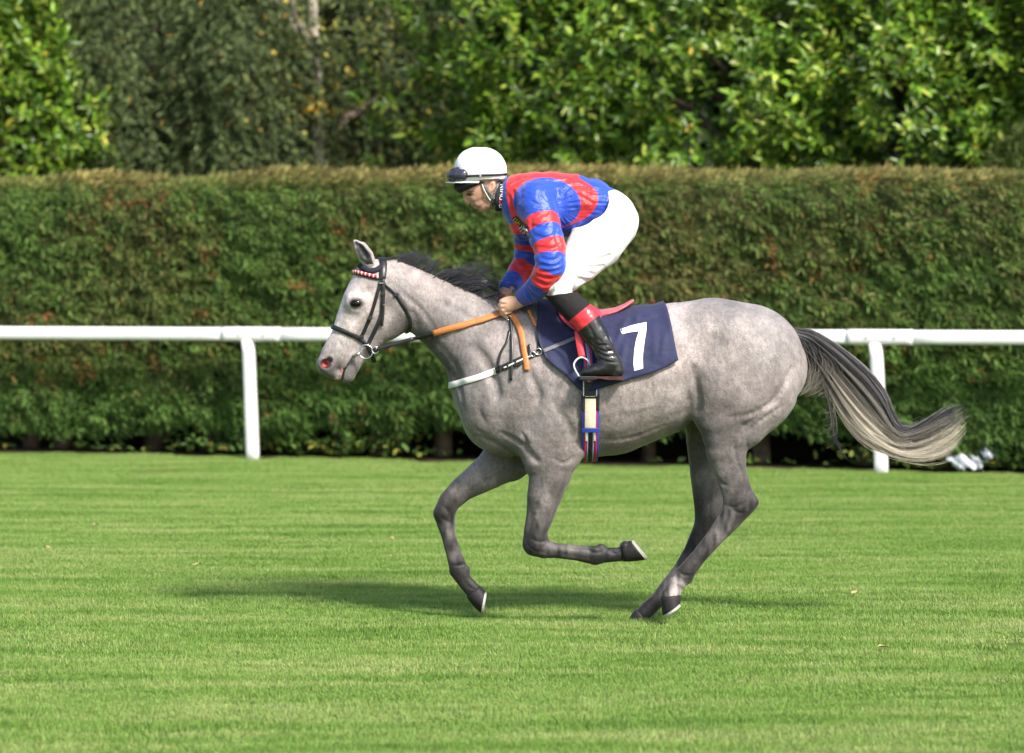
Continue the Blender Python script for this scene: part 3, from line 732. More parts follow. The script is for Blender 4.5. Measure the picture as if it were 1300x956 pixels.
        f.dent(sgn([P(925, 520, -.26), P(900, 535, -.24)]), .006, .03)
        f.dent(sgn([P(960, 425, -.2), P(965, 470, -.23)]), .007, .04)
        f.dent(sgn([P(770, 560, -.22), P(830, 545, -.22), P(868, 525, -.2)]), .005, .03)
        for i in range(5):
            f.dent(sgn([P(775+16*i, 470, -.29), P(785+16*i, 530, -.27)]), .0014, .014)
    f.folds([([(604, 438), (620, 462), (630, 492), (628, 515)], .010, .022), ([(592, 552), (612, 556), (634, 566), (655, 580), (668, 597)], .014, .012), ([(662, 548), (667, 560), (668, 572)], .012, .009),
             ([(634, 548), (650, 556), (664, 565)], .009, .011), ([(545, 436), (566, 462), (583, 492), (588, 520)], .010, .014), ([(672, 470), (684, 505), (676, 540)], .006, .02), ([(700, 505), (722, 540), (728, 562)], .007, .02),
             ([(878, 462), (884, 490), (888, 512), (884, 524)], .018, .016), ([(1002, 478), (985, 505), (955, 525), (922, 530)], .008, .014), ([(998, 512), (972, 530), (948, 548)], .008, .010), ([(898, 452), (889, 466), (880, 476)], .008, .014),
             ([(930, 556), (936, 585), (946, 612)], .008, .010), ([(948, 560), (950, 590), (955, 618)], .008, .008), ([(925, 640), (935, 650), (948, 652)], .006, .007), ([(905, 600), (914, 612), (926, 618)], .005, .010),
             ([(682, 612), (680, 640), (678, 668)], .006, .009), ([(702, 612), (694, 640), (686, 664)], .005, .008), ([(672, 682), (684, 688), (696, 686)], .005, .006), ([(700, 693), (730, 697), (752, 698)], .006, .005),
             ([(760, 560), (800, 556), (845, 540)], .005, .014), ([(770, 525), (800, 520), (840, 512)], -.003, .02), ([(500, 362), (520, 380), (540, 400), (552, 420)], .007, .014), ([(535, 372), (575, 392), (610, 412)], .005, .02),
             ([(497, 366), (510, 386), (518, 402)], .008, .010), ([(470, 405), (458, 420), (450, 432)], .005, .008), ([(440, 446), (432, 456), (428, 466)], .005, .006), ([(424, 446), (418, 452), (410, 454)], .004, .005),
             ([(443, 378), (452, 375), (462, 380)], -.004, .006), ([(444, 391), (452, 394), (460, 391)], .004, .004), ([(426, 428), (432, 436), (436, 446)], .003, .006), ([(612, 500), (608, 520), (618, 540)], .006, .014)],both=True)
    f.folds([([(672, 640), (674, 662), (668, 684)], .004, .006), ([(668, 690), (680, 700), (694, 701)], .006, .006), ([(704, 702), (730, 706), (748, 709)], .007, .005), ([(744, 697), (754, 702), (764, 700)], .006, .006), ([(772, 700), (780, 702), (786, 700)], .005, .005),
             ([(560, 640), (570, 650), (574, 660)], .005, .006), ([(556, 652), (564, 660), (572, 664)], .005, .006), ([(572, 672), (579, 692), (586, 710)], .007, .005), ([(568, 716), (580, 718), (590, 716)], .006, .006), ([(588, 734), (594, 744), (602, 748)], .005, .006),
             ([(918, 640), (930, 644), (944, 640)], .007, .006), ([(930, 654), (912, 676), (892, 700)], .008, .005), ([(920, 668), (900, 690), (882, 712)], .005, .005), ([(860, 724), (868, 730), (876, 730)], .006, .006), ([(858, 742), (864, 746), (866, 750)], .005, .006), ([(884, 600), (890, 630), (886, 660)], .007, .008), ([(878, 690), (866, 710), (854, 732)], .006, .006),
             ([(640, 600), (615, 612), (592, 626)], .006, .009), ([(630, 588), (604, 606), (580, 628)], .004, .008), ([(700, 582), (716, 588), (728, 580)], .008, .009), ([(688, 600), (686, 622), (682, 640)], .006, .008)])
    f.dent([P(571, 630, YF-.03), P(560, 655, YF-.03)], .002, .01)
    f.dent([P(682, 640, -YF-.06), P(680, 672, -YF-.05)], .003, .012)
    return f

def horse_colour(V):
    px, py = to_px(V)
    pts = [  # photo position, coat tone with lit and shaded legs and throat painted in, warmth
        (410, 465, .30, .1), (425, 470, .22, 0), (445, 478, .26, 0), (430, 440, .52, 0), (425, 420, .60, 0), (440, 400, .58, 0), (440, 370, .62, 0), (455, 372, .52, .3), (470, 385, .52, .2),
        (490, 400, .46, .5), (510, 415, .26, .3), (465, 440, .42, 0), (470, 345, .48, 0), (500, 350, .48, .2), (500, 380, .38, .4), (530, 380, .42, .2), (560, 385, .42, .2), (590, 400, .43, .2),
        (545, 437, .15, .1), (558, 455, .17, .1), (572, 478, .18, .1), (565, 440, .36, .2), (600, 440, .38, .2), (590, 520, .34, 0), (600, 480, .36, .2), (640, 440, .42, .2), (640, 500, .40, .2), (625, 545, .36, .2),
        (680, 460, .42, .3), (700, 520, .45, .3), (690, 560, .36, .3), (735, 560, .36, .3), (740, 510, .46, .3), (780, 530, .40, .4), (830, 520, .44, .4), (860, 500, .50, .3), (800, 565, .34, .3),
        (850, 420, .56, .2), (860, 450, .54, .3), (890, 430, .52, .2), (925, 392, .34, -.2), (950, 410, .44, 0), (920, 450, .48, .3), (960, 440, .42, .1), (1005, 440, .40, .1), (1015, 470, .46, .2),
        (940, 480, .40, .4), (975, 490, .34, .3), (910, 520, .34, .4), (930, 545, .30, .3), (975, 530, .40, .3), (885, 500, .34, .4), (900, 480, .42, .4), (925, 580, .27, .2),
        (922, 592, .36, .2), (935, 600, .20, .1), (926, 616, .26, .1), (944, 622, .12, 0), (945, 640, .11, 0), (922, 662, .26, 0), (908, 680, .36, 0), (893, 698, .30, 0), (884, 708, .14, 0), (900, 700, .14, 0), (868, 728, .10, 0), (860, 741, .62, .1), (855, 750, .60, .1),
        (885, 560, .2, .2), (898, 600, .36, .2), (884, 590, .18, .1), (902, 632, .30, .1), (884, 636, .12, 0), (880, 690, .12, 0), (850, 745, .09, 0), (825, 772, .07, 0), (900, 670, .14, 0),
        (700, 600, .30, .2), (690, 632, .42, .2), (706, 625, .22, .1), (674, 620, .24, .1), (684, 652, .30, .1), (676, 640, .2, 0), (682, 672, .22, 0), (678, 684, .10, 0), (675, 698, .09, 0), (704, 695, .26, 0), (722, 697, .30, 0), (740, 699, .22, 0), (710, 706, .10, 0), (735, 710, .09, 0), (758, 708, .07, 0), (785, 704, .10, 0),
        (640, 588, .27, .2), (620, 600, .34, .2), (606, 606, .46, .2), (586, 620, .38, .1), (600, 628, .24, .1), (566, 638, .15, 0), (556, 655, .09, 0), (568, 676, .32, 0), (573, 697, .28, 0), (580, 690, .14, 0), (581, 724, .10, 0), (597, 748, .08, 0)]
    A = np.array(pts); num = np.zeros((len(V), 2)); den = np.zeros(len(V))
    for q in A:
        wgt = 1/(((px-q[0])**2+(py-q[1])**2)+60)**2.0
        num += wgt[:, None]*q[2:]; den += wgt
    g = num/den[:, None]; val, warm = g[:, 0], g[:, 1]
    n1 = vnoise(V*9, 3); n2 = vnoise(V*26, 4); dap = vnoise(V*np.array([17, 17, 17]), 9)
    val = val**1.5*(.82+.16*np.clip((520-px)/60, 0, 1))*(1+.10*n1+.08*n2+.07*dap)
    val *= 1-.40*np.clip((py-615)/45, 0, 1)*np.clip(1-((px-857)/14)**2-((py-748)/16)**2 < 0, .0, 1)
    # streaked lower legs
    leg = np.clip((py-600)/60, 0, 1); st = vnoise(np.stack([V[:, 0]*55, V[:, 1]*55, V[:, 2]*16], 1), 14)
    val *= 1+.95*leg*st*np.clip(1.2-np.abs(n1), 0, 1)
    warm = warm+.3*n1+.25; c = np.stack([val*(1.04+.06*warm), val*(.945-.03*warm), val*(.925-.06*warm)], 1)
    # inside of the ears, eye rims, nostrils, lips
    def blot(x, y, rx, ry, colr, hard=2.0, ycond=None):
        d = ((px-x)/rx)**2+((py-y)/ry)**2; k = np.clip((1.25-d)*hard, 0, 1)
        if ycond is not None: k = k*ycond
        c[:] = c*(1-k[:, None])+np.array(colr)*k[:, None]
    far = np.abs(V[:, 1])
    # dark ear interior follows the hollow, painted blacker to deepen its shade
    e = np.array([(470, 335), (464, 325), (458, 315), (452.5, 308)], float); rr = [3, 5.5, 4.2, 1.6]
    best = np.full(len(V), 9.)
    for i in range(3):
        a, b = e[i], e[i+1]; t = np.clip(((px-a[0])*(b-a)[0]+(py-a[1])*(b-a)[1])/((b-a)@(b-a)), 0, 1)
        d = np.hypot(px-a[0]-(b-a)[0]*t, py-a[1]-(b-a)[1]*t)/(rr[i]+(rr[i+1]-rr[i])*t); best = np.minimum(best, d)
    k = np.clip((1.45-best)*3, 0, 1)*(far > .055)*(py < 336); c[:] = c*(1-k[:, None])+np.array((.007, .006, .006))*k[:, None]
    blot(452, 385, 10, 7.5, (.06, .055, .055), 1.5)
    dn = np.sqrt(((px-413.5)/7.4)**2+((py-461.5)/6.6)**2); k = np.clip((1.12-dn)*4, 0, 1)
    inner = np.array((.06, .010, .010)); c[:] = c*(1-k[:, None])+inner*k[:, None]; blot(411.5, 463.5, 3.2, 2.8, (.42, .07, .055), 1.2)  # nostril hollow darkened in the colour, with a painted pink highlight
    k = np.clip((dn-.95)*4, 0, 1)*np.clip((1.6-dn)*3, 0, 1)*.75; c[:] = c*(1-k[:, None])+np.array((.13, .12, .13))*k[:, None]
    blot(409, 474, 9, 4, (.12, .11, .12), 1); blot(434, 471, 2.2, 8, (.34, .16, .13), 1.0); blot(427, 481, 4, 2.2, (.42, .26, .2), 1.0); blot(448, 462, 4, 6, (.12, .10, .10), 1)
    return c.clip(.01, .9)

horse = empty('horse', P(800, 790))
tag(horse, 'dappled grey racehorse cantering with a rider on its back', 'horse')
HF = horse_sdf(); HV, HQ = HF.mesh(2); HN = vnormals(HV, HQ); del HF
coat = coat_mat()
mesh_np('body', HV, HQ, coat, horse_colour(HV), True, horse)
HB = BVHTree.FromPolygons(HV.tolist(), HQ.tolist())

# hooves: coronet ring to sole ring, with the shoe under it
hoof_m = mat('hoof_horn', (.02, .018, .019), .6, .25, noise=(30, .3), bump=(40, .3, .003, (1, 1, 4)))
shoe_m = mat('aluminium_shoe', (.40, .39, .36), .6, .3)
def _hoof(cor, cd, cr, sol, sr, toe, Y, wid=.055):
    c = np.array(P(*cor, Y)); s = np.array(P(*sol, Y))
    tv = np.array([toe[0], 0, -toe[1]], float); tv /= np.linalg.norm(tv); cv = np.array([cd[0], 0, -cd[1]], float); cv /= np.linalg.norm(cv)
    lat = np.array([0, 1.0, 0]); n = 20; mb = MB(); vs = []; fs = []
    for j in range(6):
        f = j/5; ctr = c*(1-f)+s*f; d = cv*(1-f)+tv*f; d = d/np.linalg.norm(d)
        r = S(cr)*(1-f)+S(sr)*f; wd = .040*(1-f)+wid*f
        for k in range(n):
            a = 2*math.pi*k/n; ca, sa = math.cos(a), math.sin(a); q = 1-.14*max(0, -ca)
            vs.append(ctr+d*r*ca*q+lat*wd*sa*q)
    for j in range(5):
        for k in range(n): fs.append((j*n+k, j*n+(k+1) % n, (j+1)*n+(k+1) % n, (j+1)*n+k))
    fs.append(tuple(range(n))); fs.append(tuple(5*n+k for k in range(n)))
    mb.add(vs, fs); o = mb.build('hoof', hoof_m, horse, True)
    nr = np.cross(tv, lat); nr = nr if (s-c)@nr > 0 else -nr; m2 = MB(); vs = []; fs = []; qn = 19
    for i in range(qn):
        a = -2.55+5.1*i/(qn-1); ca, sa = math.cos(a), math.sin(a); q = 1-.14*max(0, -ca)
        for rf, h in ((1.02, -.002), (.7, .001), (.7, .010), (1.02, .010)):
            vs.append(s+tv*S(sr)*ca*q*rf+lat*wid*sa*rf*q+nr*h)
    for i in range(qn-1):
        for k in range(4): fs.append((i*4+k, i*4+(k+1) % 4, (i+1)*4+(k+1) % 4, (i+1)*4+k))
    fs += [(0, 1, 2, 3), tuple((qn-1)*4+k for k in (3, 2, 1, 0))]
    m2.add(vs, fs); m2.build('horseshoe', shoe_m, o)
_hoof((790, 701), (.1, 1), 12, (810, 697.5), 16.5, (.62, .78), -YF)
_hoof((601, 750), (-.75, .66), 12, (613.5, 764), 15.5, (-.18, 1), YF)
_hoof((852, 756), (-1, .1), 13.5, (853.5, 773), 14.5, (-.82, .57), -YH)
_hoof((815, 781), (-.66, -.75), 11, (808.5, 790.5), 13, (-1, .12), YH, .05)

# eyes
eye_m = mat('horse_eye', (.006, .004, .003), .03, .35)
for sg in (-1, 1):
    x, y, z = P(452, 385, -.088); mb = MB()
    bm = bmesh.new(); bmesh.ops.create_uvsphere(bm, u_segments=20, v_segments=14, radius=1)
    for v in bm.verts: v.co = Vector((x+v.co.x*S(7.6), sg*(-y)+v.co.y*.019, z+v.co.z*S(5.4)))
    me = bpy.data.meshes.new('eye'); bm.to_mesh(me); bm.free()
    for p in me.polygons: p.use_smooth = True
    put('eye', me, eye_m, horse)

# ------------------------------------------------------------------ hair
hair_m = mat('horse_hair', attr=True, rough=.42, spec=.45, sheen=.1)
def strands(name, paths, widths, cols, parent, kind=True):
    """each path: (k,3) points; three-sided tapering tubes"""
    Vs = []; Fs = []; Cs = []; b0 = 0
    for p, wd, cl in zip(paths, widths, cols):
        p = np.asarray(p); k = len(p); t = np.gradient(p, axis=0); t = unit(t); a = unit(np.cross(t, np.array([.13, 1, .21])+0*t)); b = np.cross(t, a)
        tp = np.linspace(1, .25, k)[:, None]*wd
        ring = np.stack([p+a*tp, p-a*tp*.5+b*tp*.87, p-a*tp*.5-b*tp*.87], 1).reshape(-1, 3)
        i = np.arange(k-1)*3+b0
        for q in range(3): Fs.append(np.stack([i+q, i+(q+1) % 3, i+3+(q+1) % 3, i+3+q], 1))
        Vs.append(ring); Cs.append(np.repeat(np.asarray(cl), 3, axis=0)); b0 += 3*k
    o = mesh_np(name, np.concatenate(Vs), np.concatenate(Fs), hair_m, np.concatenate(Cs), True, parent)
    if kind: o['kind'] = 'stuff'
    return o
def resample(pts, n):
    q = np.array(catmull(pts, 10)); s = np.concatenate([[0], np.cumsum(np.linalg.norm(np.diff(q, axis=0), axis=1))]); s /= s[-1]
    t = np.linspace(0, 1, n); return np.stack([np.interp(t, s, q[:, i]) for i in range(q.shape[1])], 1)
def make_tail():
    n = 26
    U = resample([(1004, 417), (1030, 420), (1053, 433), (1079, 453), (1104, 476), (1123, 502), (1134, 530), (1146, 545), (1172, 536), (1198, 520), (1218, 512)], n)
    Lw = resample([(1010, 436), (1030, 462), (1046, 490), (1060, 515), (1074, 537), (1092, 556), (1113, 569), (1143, 580), (1175, 581), (1204, 570), (1222, 552)], n)
    paths = []; wd = []; cl = []; rg = np.random.default_rng(5)
    dark = np.array((.018, .017, .020)); mid = np.array((.07, .065, .065)); cream = np.array((.60, .53, .42))
    for lk in range(210):                                  # locks of hair
        lv = rg.random(); lyo = rg.normal()*.6; lt = .70+.34*rg.random()**.7 if rg.random() < .82 else .42+.4*rg.random(); ph = rg.random()*6; am = rg.normal()*.09; lwx, lwy = rg.normal()*3.4, rg.normal()*4.0
        fray = rg.random() < .12; th = lv-.28+.12*rg.normal(); tone = .72+.4*rg.random(); base = dark if rg.random() < .75 else mid; thick = .7+.7*rg.random(); fr = 18*rg.random()
        for i in range(int(5+11*rg.random())):
            t1 = min(1.0, lt*(.9+.13*rg.random())); m = 22; t = np.linspace(0, t1, m); q = t*(n-1); dv = rg.normal()*.024
            vv = np.clip(lv+dv*(.5+t)+am*np.sin(t*5+ph)*t, -.05, 1.07)
            ux = np.interp(q, np.arange(n), U[:, 0]); uy = np.interp(q, np.arange(n), U[:, 1]); lx = np.interp(q, np.arange(n), Lw[:, 0]); ly = np.interp(q, np.arange(n), Lw[:, 1])
            x = ux*(1-vv)+lx*vv; y = uy*(1-vv)+ly*vv; wig = t**1.6
            x = x+(lwx+rg.normal()*.8)*wig; y = y+(lwy+rg.normal()*.9)*wig+1.0*np.sin(t*13+ph)*wig
            if fray: y = y-fr*np.clip((t-.5)/.5, 0, 1)**1.3*(.7+.5*rg.random()); x = x+4*t
            if rg.random() < .03: y = y+rg.normal()*14*np.clip((t-.5)/.5, 0, 1)**1.5
            Y = lyo*.032*(.5+1.1*t)+rg.normal()*.0035*(1+t)
            paths.append(np.stack([(x-650)/FPX*(CAM_D+Y), Y+0*x, CAM_H-(y-315)/FPX*(CAM_D+Y)], 1)); wd.append((.0009+.0009*rg.random())*thick)
            f = np.clip(np.clip((t-.14)/.40, 0, 1)*np.clip(th/.4, 0, 1)*(.85+.3*rg.random()), 0, 1)[:, None]
            c = base*(1-f)+cream*tone*f
            if rg.random() < .07: c = c*.45+.5*np.array((.5, .48, .46))*np.clip(t*3, 0, 1)[:, None]
            cl.append(c)
    for i in range(420):                                   # fringe hanging under the dock
        a = rg.random(); x0 = 1010+46*a; y0 = 424+20*a+10*rg.random(); x1 = 1012+44*a+6*rg.normal(); y1 = 470+32*rg.random()+4*a
        if rg.random() < .06: x1 = 1053+8*rg.random(); y1 = 520+50*rg.random()
        p = resample([(x0, y0), ((x0+x1)/2+8, (y0+y1)/2-3), (x1+2, y1-8), (x1-4-10*rg.random(), y1)], 12)
        Y = rg.normal()*.022; paths.append(np.stack([(p[:, 0]-650)/FPX*(CAM_D+Y), Y+0*p[:, 0], CAM_H-(p[:, 1]-315)/FPX*(CAM_D+Y)], 1)); wd.append(.0012+.001*rg.random())
        f = (np.linspace(0, 1, 12)**1.6*(.35+.65*rg.random()))[:, None]; cl.append(dark*(1-f)+cream*.75*f)
    for i in range(34):                                    # thin hanging wisp
        e = rg.random(); p = resample([(1048, 455), (1052, 500), (1055+3*rg.normal(), 530), (1060+2*rg.normal(), 550+12*e), (1064+14*e, 566+20*e)], 16); Y = -.01+.012*rg.normal()
        paths.append(np.stack([(p[:, 0]-650)/FPX*(CAM_D+Y), Y+0*p[:, 0], CAM_H-(p[:, 1]-315)/FPX*(CAM_D+Y)], 1)); wd.append(.0011)
        f = np.clip(np.linspace(0, 1.6, 16), 0, 1)[:, None]; cl.append(mid*(1-f)+dark*f)
    strands('tail', paths, wd, cl, horse)
    # dock: the fleshy root under the hair
    mb = MB(); mb.tube([P(992, 424), P(1008, 424), P(1028, 431), P(1048, 446), P(1064, 466)], [S(9), S(8), S(7), S(5), S(2.5)], 10)
    mb.build('tail_dock', mat('dock_skin', (.05, .047, .05), .7), horse, True)
make_tail()
def make_mane():
    paths = []; wd = []; cl = []; rg = np.random.default_rng(9)
    crest = np.array(resample([(498, 332), (513, 337), (539, 347), (566, 358), (588, 367), (610, 377), (630, 388), (645, 396)], 60))
    black = np.array((.022, .023, .032)); grey = np.array((.16, .15, .15))
    for i in range(1150):
        a = rg.random()**.9; r = crest[int(a*59)]; Y = rg.normal()*.012
        x0, y0 = r[0]+rg.normal()*.6, r[1]+2.5
        if a < .32:      l = 19+10*rg.random(); dx, dy = .3+.5*rg.random(), -1.0; bend = .75
        elif a < .62:    l = 22+46*rg.random()**1.8; dx, dy = .8+.5*rg.random(), -.95; bend = 1.0
        elif a < .8:     l = 13+18*rg.random()**1.5; dx, dy = 1.0+.3*rg.random(), -.72; bend = .65
        else:            l = 9+9*rg.random(); dx, dy = .8+.6*rg.random(), -.7; bend = .8
        nn = np.hypot(dx, dy); dx /= nn; dy /= nn; k = 11; t = np.linspace(0, 1, k)
        clump = math.sin(a*55)*.18
        x = x0+l*(dx*t+.35*bend*t**2); y = y0+l*((dy+clump)*t+(.5*bend)*t**2*(1 if a > .32 else .55)-(.18 if .32 < a < .62 else 0)*t**3*rg.random())
        x = x+1.1*np.sin(t*6+rg.random()*6)*t; y = y+1.0*np.sin(t*5+rg.random()*6)*t
        side = rg.normal()*.018+ (-.012 if rg.random() < .35 else .01)
        YY = Y+side*t
        paths.append(np.stack([(x-650)/FPX*(CAM_D+YY), YY, CAM_H-(y-315)/FPX*(CAM_D+YY)], 1)); wd.append(.0012+.0011*rg.random())
        g = np.clip((a-.72)/.2, 0, 1)*.75*rg.random()+.12*rg.random(); c = black*(1-g)+grey*g; cl.append(np.tile(c*(.8+.4*rg.random()), (k, 1)))
    for i in range(260):                                   # hair lying down the near side of the withers
        a = rg.random(); x0 = 612+70*a; y0 = 378+12*a+3*rg.normal(); l = 12+12*rg.random(); k = 9; t = np.linspace(0, 1, k)
        x = x0+l*(.55*t+.2*t*t); y = y0+l*(.1*t+.55*t*t); pts = []
        for xx, yy in zip(x, y):
            h = drape(xx, yy, HB, .006); pts.append(h if h is not None else np.array(P(xx, yy, -.02)))
        paths.append(np.array(pts)); wd.append(.0013); g = .8*rg.random(); cl.append(np.tile(black*(1-g)+grey*g, (k, 1)))
    strands('mane', paths, wd, cl, horse)
    p = []
    # forelock tuft tucked behind the ears
    for i in range(60):
        x0, y0 = 480+9*rg.random(), 331; l = 12+14*rg.random(); t = np.linspace(0, 1, 8); Y = rg.normal()*.02
        x = x0+l*t*1.1; y = y0-l*(.45*t-.25*t*t); p.append(np.stack([(x-650)/FPX*(CAM_D+Y), Y+0*x, CAM_H-(y-315)/FPX*(CAM_D+Y)], 1))
    strands('forelock', p, [.0012]*60, [np.tile(black, (8, 1))]*60, horse)
make_mane()
# ------------------------------------------------------------------ tack
leather = mat('black_leather', (.018, .017, .018), .38, .5, noise=(40, .25), bump=(90, .25, .002))
metal_m = mat('steel', (.72, .72, .7), .25, .5, metal=1.0)
orange_m = mat('orange_rubber', (.52, .18, .05), .5, .4, noise=(60, .12), bump=(160, .5, .002))
white_web = mat('white_webbing', (.68, .70, .63), .6, .3, noise=(50, .08), bump=(220, .4, .001))
navy = mat('navy_cloth', (.022, .026, .070), .7, .25, noise=(30, .12), bump=(14, .5, .012, (1, 1, 1.6)), sheen=.08)

def ribbon(pts, nrm, w, th):
    """strap with thickness along points with normals; w = half width per point"""
    p = np.array(pts, float); n = np.array(nrm, float); k = len(p)
    for _ in range(2):
        q = p.copy(); q[1:-1] = .5*p[1:-1]+.25*(p[:-2]+p[2:]); p = q
        m = n.copy(); m[1:-1] = n[1:-1]+n[:-2]+n[2:]; n = unit(m)
    t = unit(np.gradient(p, axis=0)); s = unit(np.cross(t, n)); n = np.cross(s, t)
    w = (np.ones(k)*w)[:, None]
    ring = np.stack([p+s*w*.92+n*th, p+s*w+n*th*.3, p+s*w-n*th*.6, p-s*w-n*th*.6, p-s*w+n*th*.3, p-s*w*.92+n*th], 1).reshape(-1, 3)
    f = []
    for i in range(k-1):
        for q in range(6): f.append((i*6+q, i*6+(q+1) % 6, (i+1)*6+(q+1) % 6, (i+1)*6+q))
    f += [tuple(range(5, -1, -1)), tuple((k-1)*6+q for q in range(6))]
    return ring, f
def strap_path(pts, bvh, off, n=6):
    """px points; (x, y) is draped on the mesh, (x, y, Y) stands free at depth Y"""
    P2 = []; N2 = []; q = catmull([(a[0], a[1], a[2] if len(a) > 2 else 99.) for a in pts], n)
    free = [a[2] if len(a) > 2 else None for a in pts]
    for i, a in enumerate(q):
        j = min(i//n, len(pts)-2); f = (i-j*n)/n; Y = None
        fa, fb = free[j], free[j+1]
        if fa is not None and fb is not None: Y = fa*(1-f)+fb*f
        h = drape(a[0], a[1], bvh, off, True)
        if Y is None and h is None: continue
        if Y is None: P2.append(h[0]); N2.append(h[1])
        else:
            p = np.array(P(a[0], a[1], Y))
            if h is not None and h[0][1] < p[1] and h[0][1] > -.6: p = h[0]
            P2.append(p); N2.append(np.array((0, -1, .12)))
    return np.array(P2), np.array(N2)
def strap(name, pts, wpx, m, parent, bvh=None, off=.004, th=.0022, mirror=False, n=6, smooth=True):
    p, nr = strap_path(pts, bvh or HB, off, n); mb = MB(); mb.add(*ribbon(p, nr, S(wpx)/2, th))
    o = mb.build(name, m, parent, smooth)
    if mirror:
        mb = MB(); v, f = ribbon(p*np.array([1, -1, 1]), nr*np.array([1, -1, 1]), S(wpx)/2, th); mb.add(v, f); mb.build(name, m, parent, smooth)
    return o
def ring(name, c, r, tr, m, parent, axis='y', tilt=0.0):
    mb = MB(); pts = [Vector(c)+Vector((r*math.cos(a), tilt*r*math.sin(a), r*math.sin(a))) for a in np.linspace(0, 2*math.pi, 25)]
    mb.tube(pts, tr, 8, cap=False); return mb.build(name, m, parent, True)

def make_bridle():
    root = empty('bridle', P(470, 400)); tag(root, 'black leather racing bridle with orange-gripped reins on the grey horse\'s head', 'bridle')
    # headpiece over the poll, both cheeks
    near = [(486.5, 334), (486.5, 342), (485.5, 353)]
    p, nr = strap_path(near, HB, .005); top = HB.ray_cast(Vector(P(484.5, 250)), Vector((0, 0, -1)))[0]
    mid = np.array(top)+np.array([0, 0, .006])
    arc = []; an = []
    for f in np.linspace(0, 1, 7):
        a = p[0]*(1-f)+mid*f; a[2] += .010*math.sin(f*math.pi); arc.append(a); an.append((0, -1+f, .2+f))
    pp = np.array(list(p[::-1])+arc[1:]+[q*np.array([1, -1, 1]) for q in arc[::-1][1:]]+[q*np.array([1, -1, 1]) for q in p]); nn = list(nr[::-1])+an[1:]
    nn = np.array(nn+[np.array(q)*np.array([1, -1, 1]) for q in an[::-1][1:]]+[q*np.array([1, -1, 1]) for q in nr])
    mb = MB(); mb.add(*ribbon(pp, nn, S(4.6), .004)); mb.build('headpiece', leather, root, True)
    # padded strap curling under the ear
    strap('headpiece_pad', [(457, 337.5), (462, 341), (470, 344), (478, 343), (484, 339)], 6.5, mat('black_fleece', (.012, .013, .022), .9), root, off=.006, th=.006, mirror=True)
    # browband around the forehead
    bp, bn = strap_path([(481, 353), (474, 351.5), (466, 349.5), (458, 347.8), (453.5, 346.6)], HB, .005)
    c0 = np.array(P(449.0, 345.6)); arc = [bp[-1]*(1-f)+c0*f+np.array([-.006*math.sin(f*math.pi), 0, 0]) for f in (.35, .7)]
    pp = np.array(list(bp)+arc+[c0]+[q*np.array([1, -1, 1]) for q in arc[::-1]]+[q*np.array([1, -1, 1]) for q in bp[::-1]])
    nn = list(bn)+[(-.7, -.7, 0), (-.9, -.4, 0)]; nn = np.array(nn+[(-1, 0, 0)]+[np.array(q)*np.array([1, -1, 1]) for q in nn[::-1]])
    mb = MB(); mb.add(*ribbon(pp, nn, S(2.9), .003)); bb = mb.build('browband', leather, root, True)
    red = MB(); whi = MB(); L = np.concatenate([[0], np.cumsum(np.linalg.norm(np.diff(pp, axis=0), axis=1))])
    for i, s in enumerate(np.linspace(.02*L[-1], .98*L[-1], 52)):
        c = np.array([np.interp(s, L, pp[:, k]) for k in range(3)]); m = np.array([np.interp(s, L, nn[:, k]) for k in range(3)]); m /= np.linalg.norm(m)
        (red if i % 3 else whi).tube([c+m*.003+np.array([0, 0, -.004]), c+m*.006+np.array([0, 0, .004]), c+m*.003+np.array([0, 0, .011])], [.0045, .005, .0045], 6)
    red.build('red_beads', mat('red_bead', (.55, .03, .05), .3, .5), bb, True); whi.build('white_beads', mat('white_bead', (.8, .78, .76), .3, .5), bb, True)
    strap('cheekpiece', [(484.5, 352), (482.5, 361), (477, 380), (470, 402), (463, 419), (458, 428)], 4.4, leather, root, mirror=True)
    strap('cheekpiece', [(486, 355), (486.5, 366), (486, 384), (484, 401), (478, 416), (471, 430), (467, 438)], 5.2, leather, root, mirror=True, off=.006)
    strap('strap_end', [(487, 386), (486.5, 398), (485, 413)], 3.4, leather, root, off=.010)
    for x, y in ((484, 358), (486.6, 373), (483.5, 352.5), (459, 427), (503, 374), (470, 403)):
        h = drape(x, y, HB, .009); mb = MB()
        mb.box(h, (S(5.8), .006, S(4.2))); mb.build('keeper', leather, root, bevel=.001)
    h = drape(484.2, 359.5, HB, .013); mb = MB(); mb.box(h, (S(5.5), .003, S(1.0))); mb.build('buckle', metal_m, root)
    # noseband round the face and down to the chin groove
    bp, bn = strap_path([(466, 437), (456, 429.5), (446, 424.5), (434, 419.5), (426, 416.5)], HB, .004)
    c0 = np.array(P(420.6, 414.5)); arc = [bp[-1]*(1-f)+c0*f+np.array([-.004*math.sin(f*math.pi), 0, .002]) for f in (.4, .75)]
    pp = np.array(list(bp)+arc+[c0]+[q*np.array([1, -1, 1]) for q in arc[::-1]]+[q*np.array([1, -1, 1]) for q in bp[::-1]])
    nn = list(bn)+[(-.7, -.7, .1), (-.85, -.4, .2)]; nn = np.array(nn+[(-1, 0, .3)]+[np.array(q)*np.array([1, -1, 1]) for q in nn[::-1]])
    mb = MB(); mb.add(*ribbon(pp, nn, S(3.1), .0035)); mb.build('noseband', leather, root, True)
    strap('chin_strap', [(466, 437, -.06), (470, 446, -.05), (473, 453, -.035), (475.5, 460, -.02)], 6, leather, root, off=.004)
    strap('throatlash', [(485, 355), (489.5, 361.5), (501, 372), (509, 383.5), (516, 394.5), (521, 406), (520.5, 415), (516, 422)], 4.6, leather, root, mirror=True, off=.005)
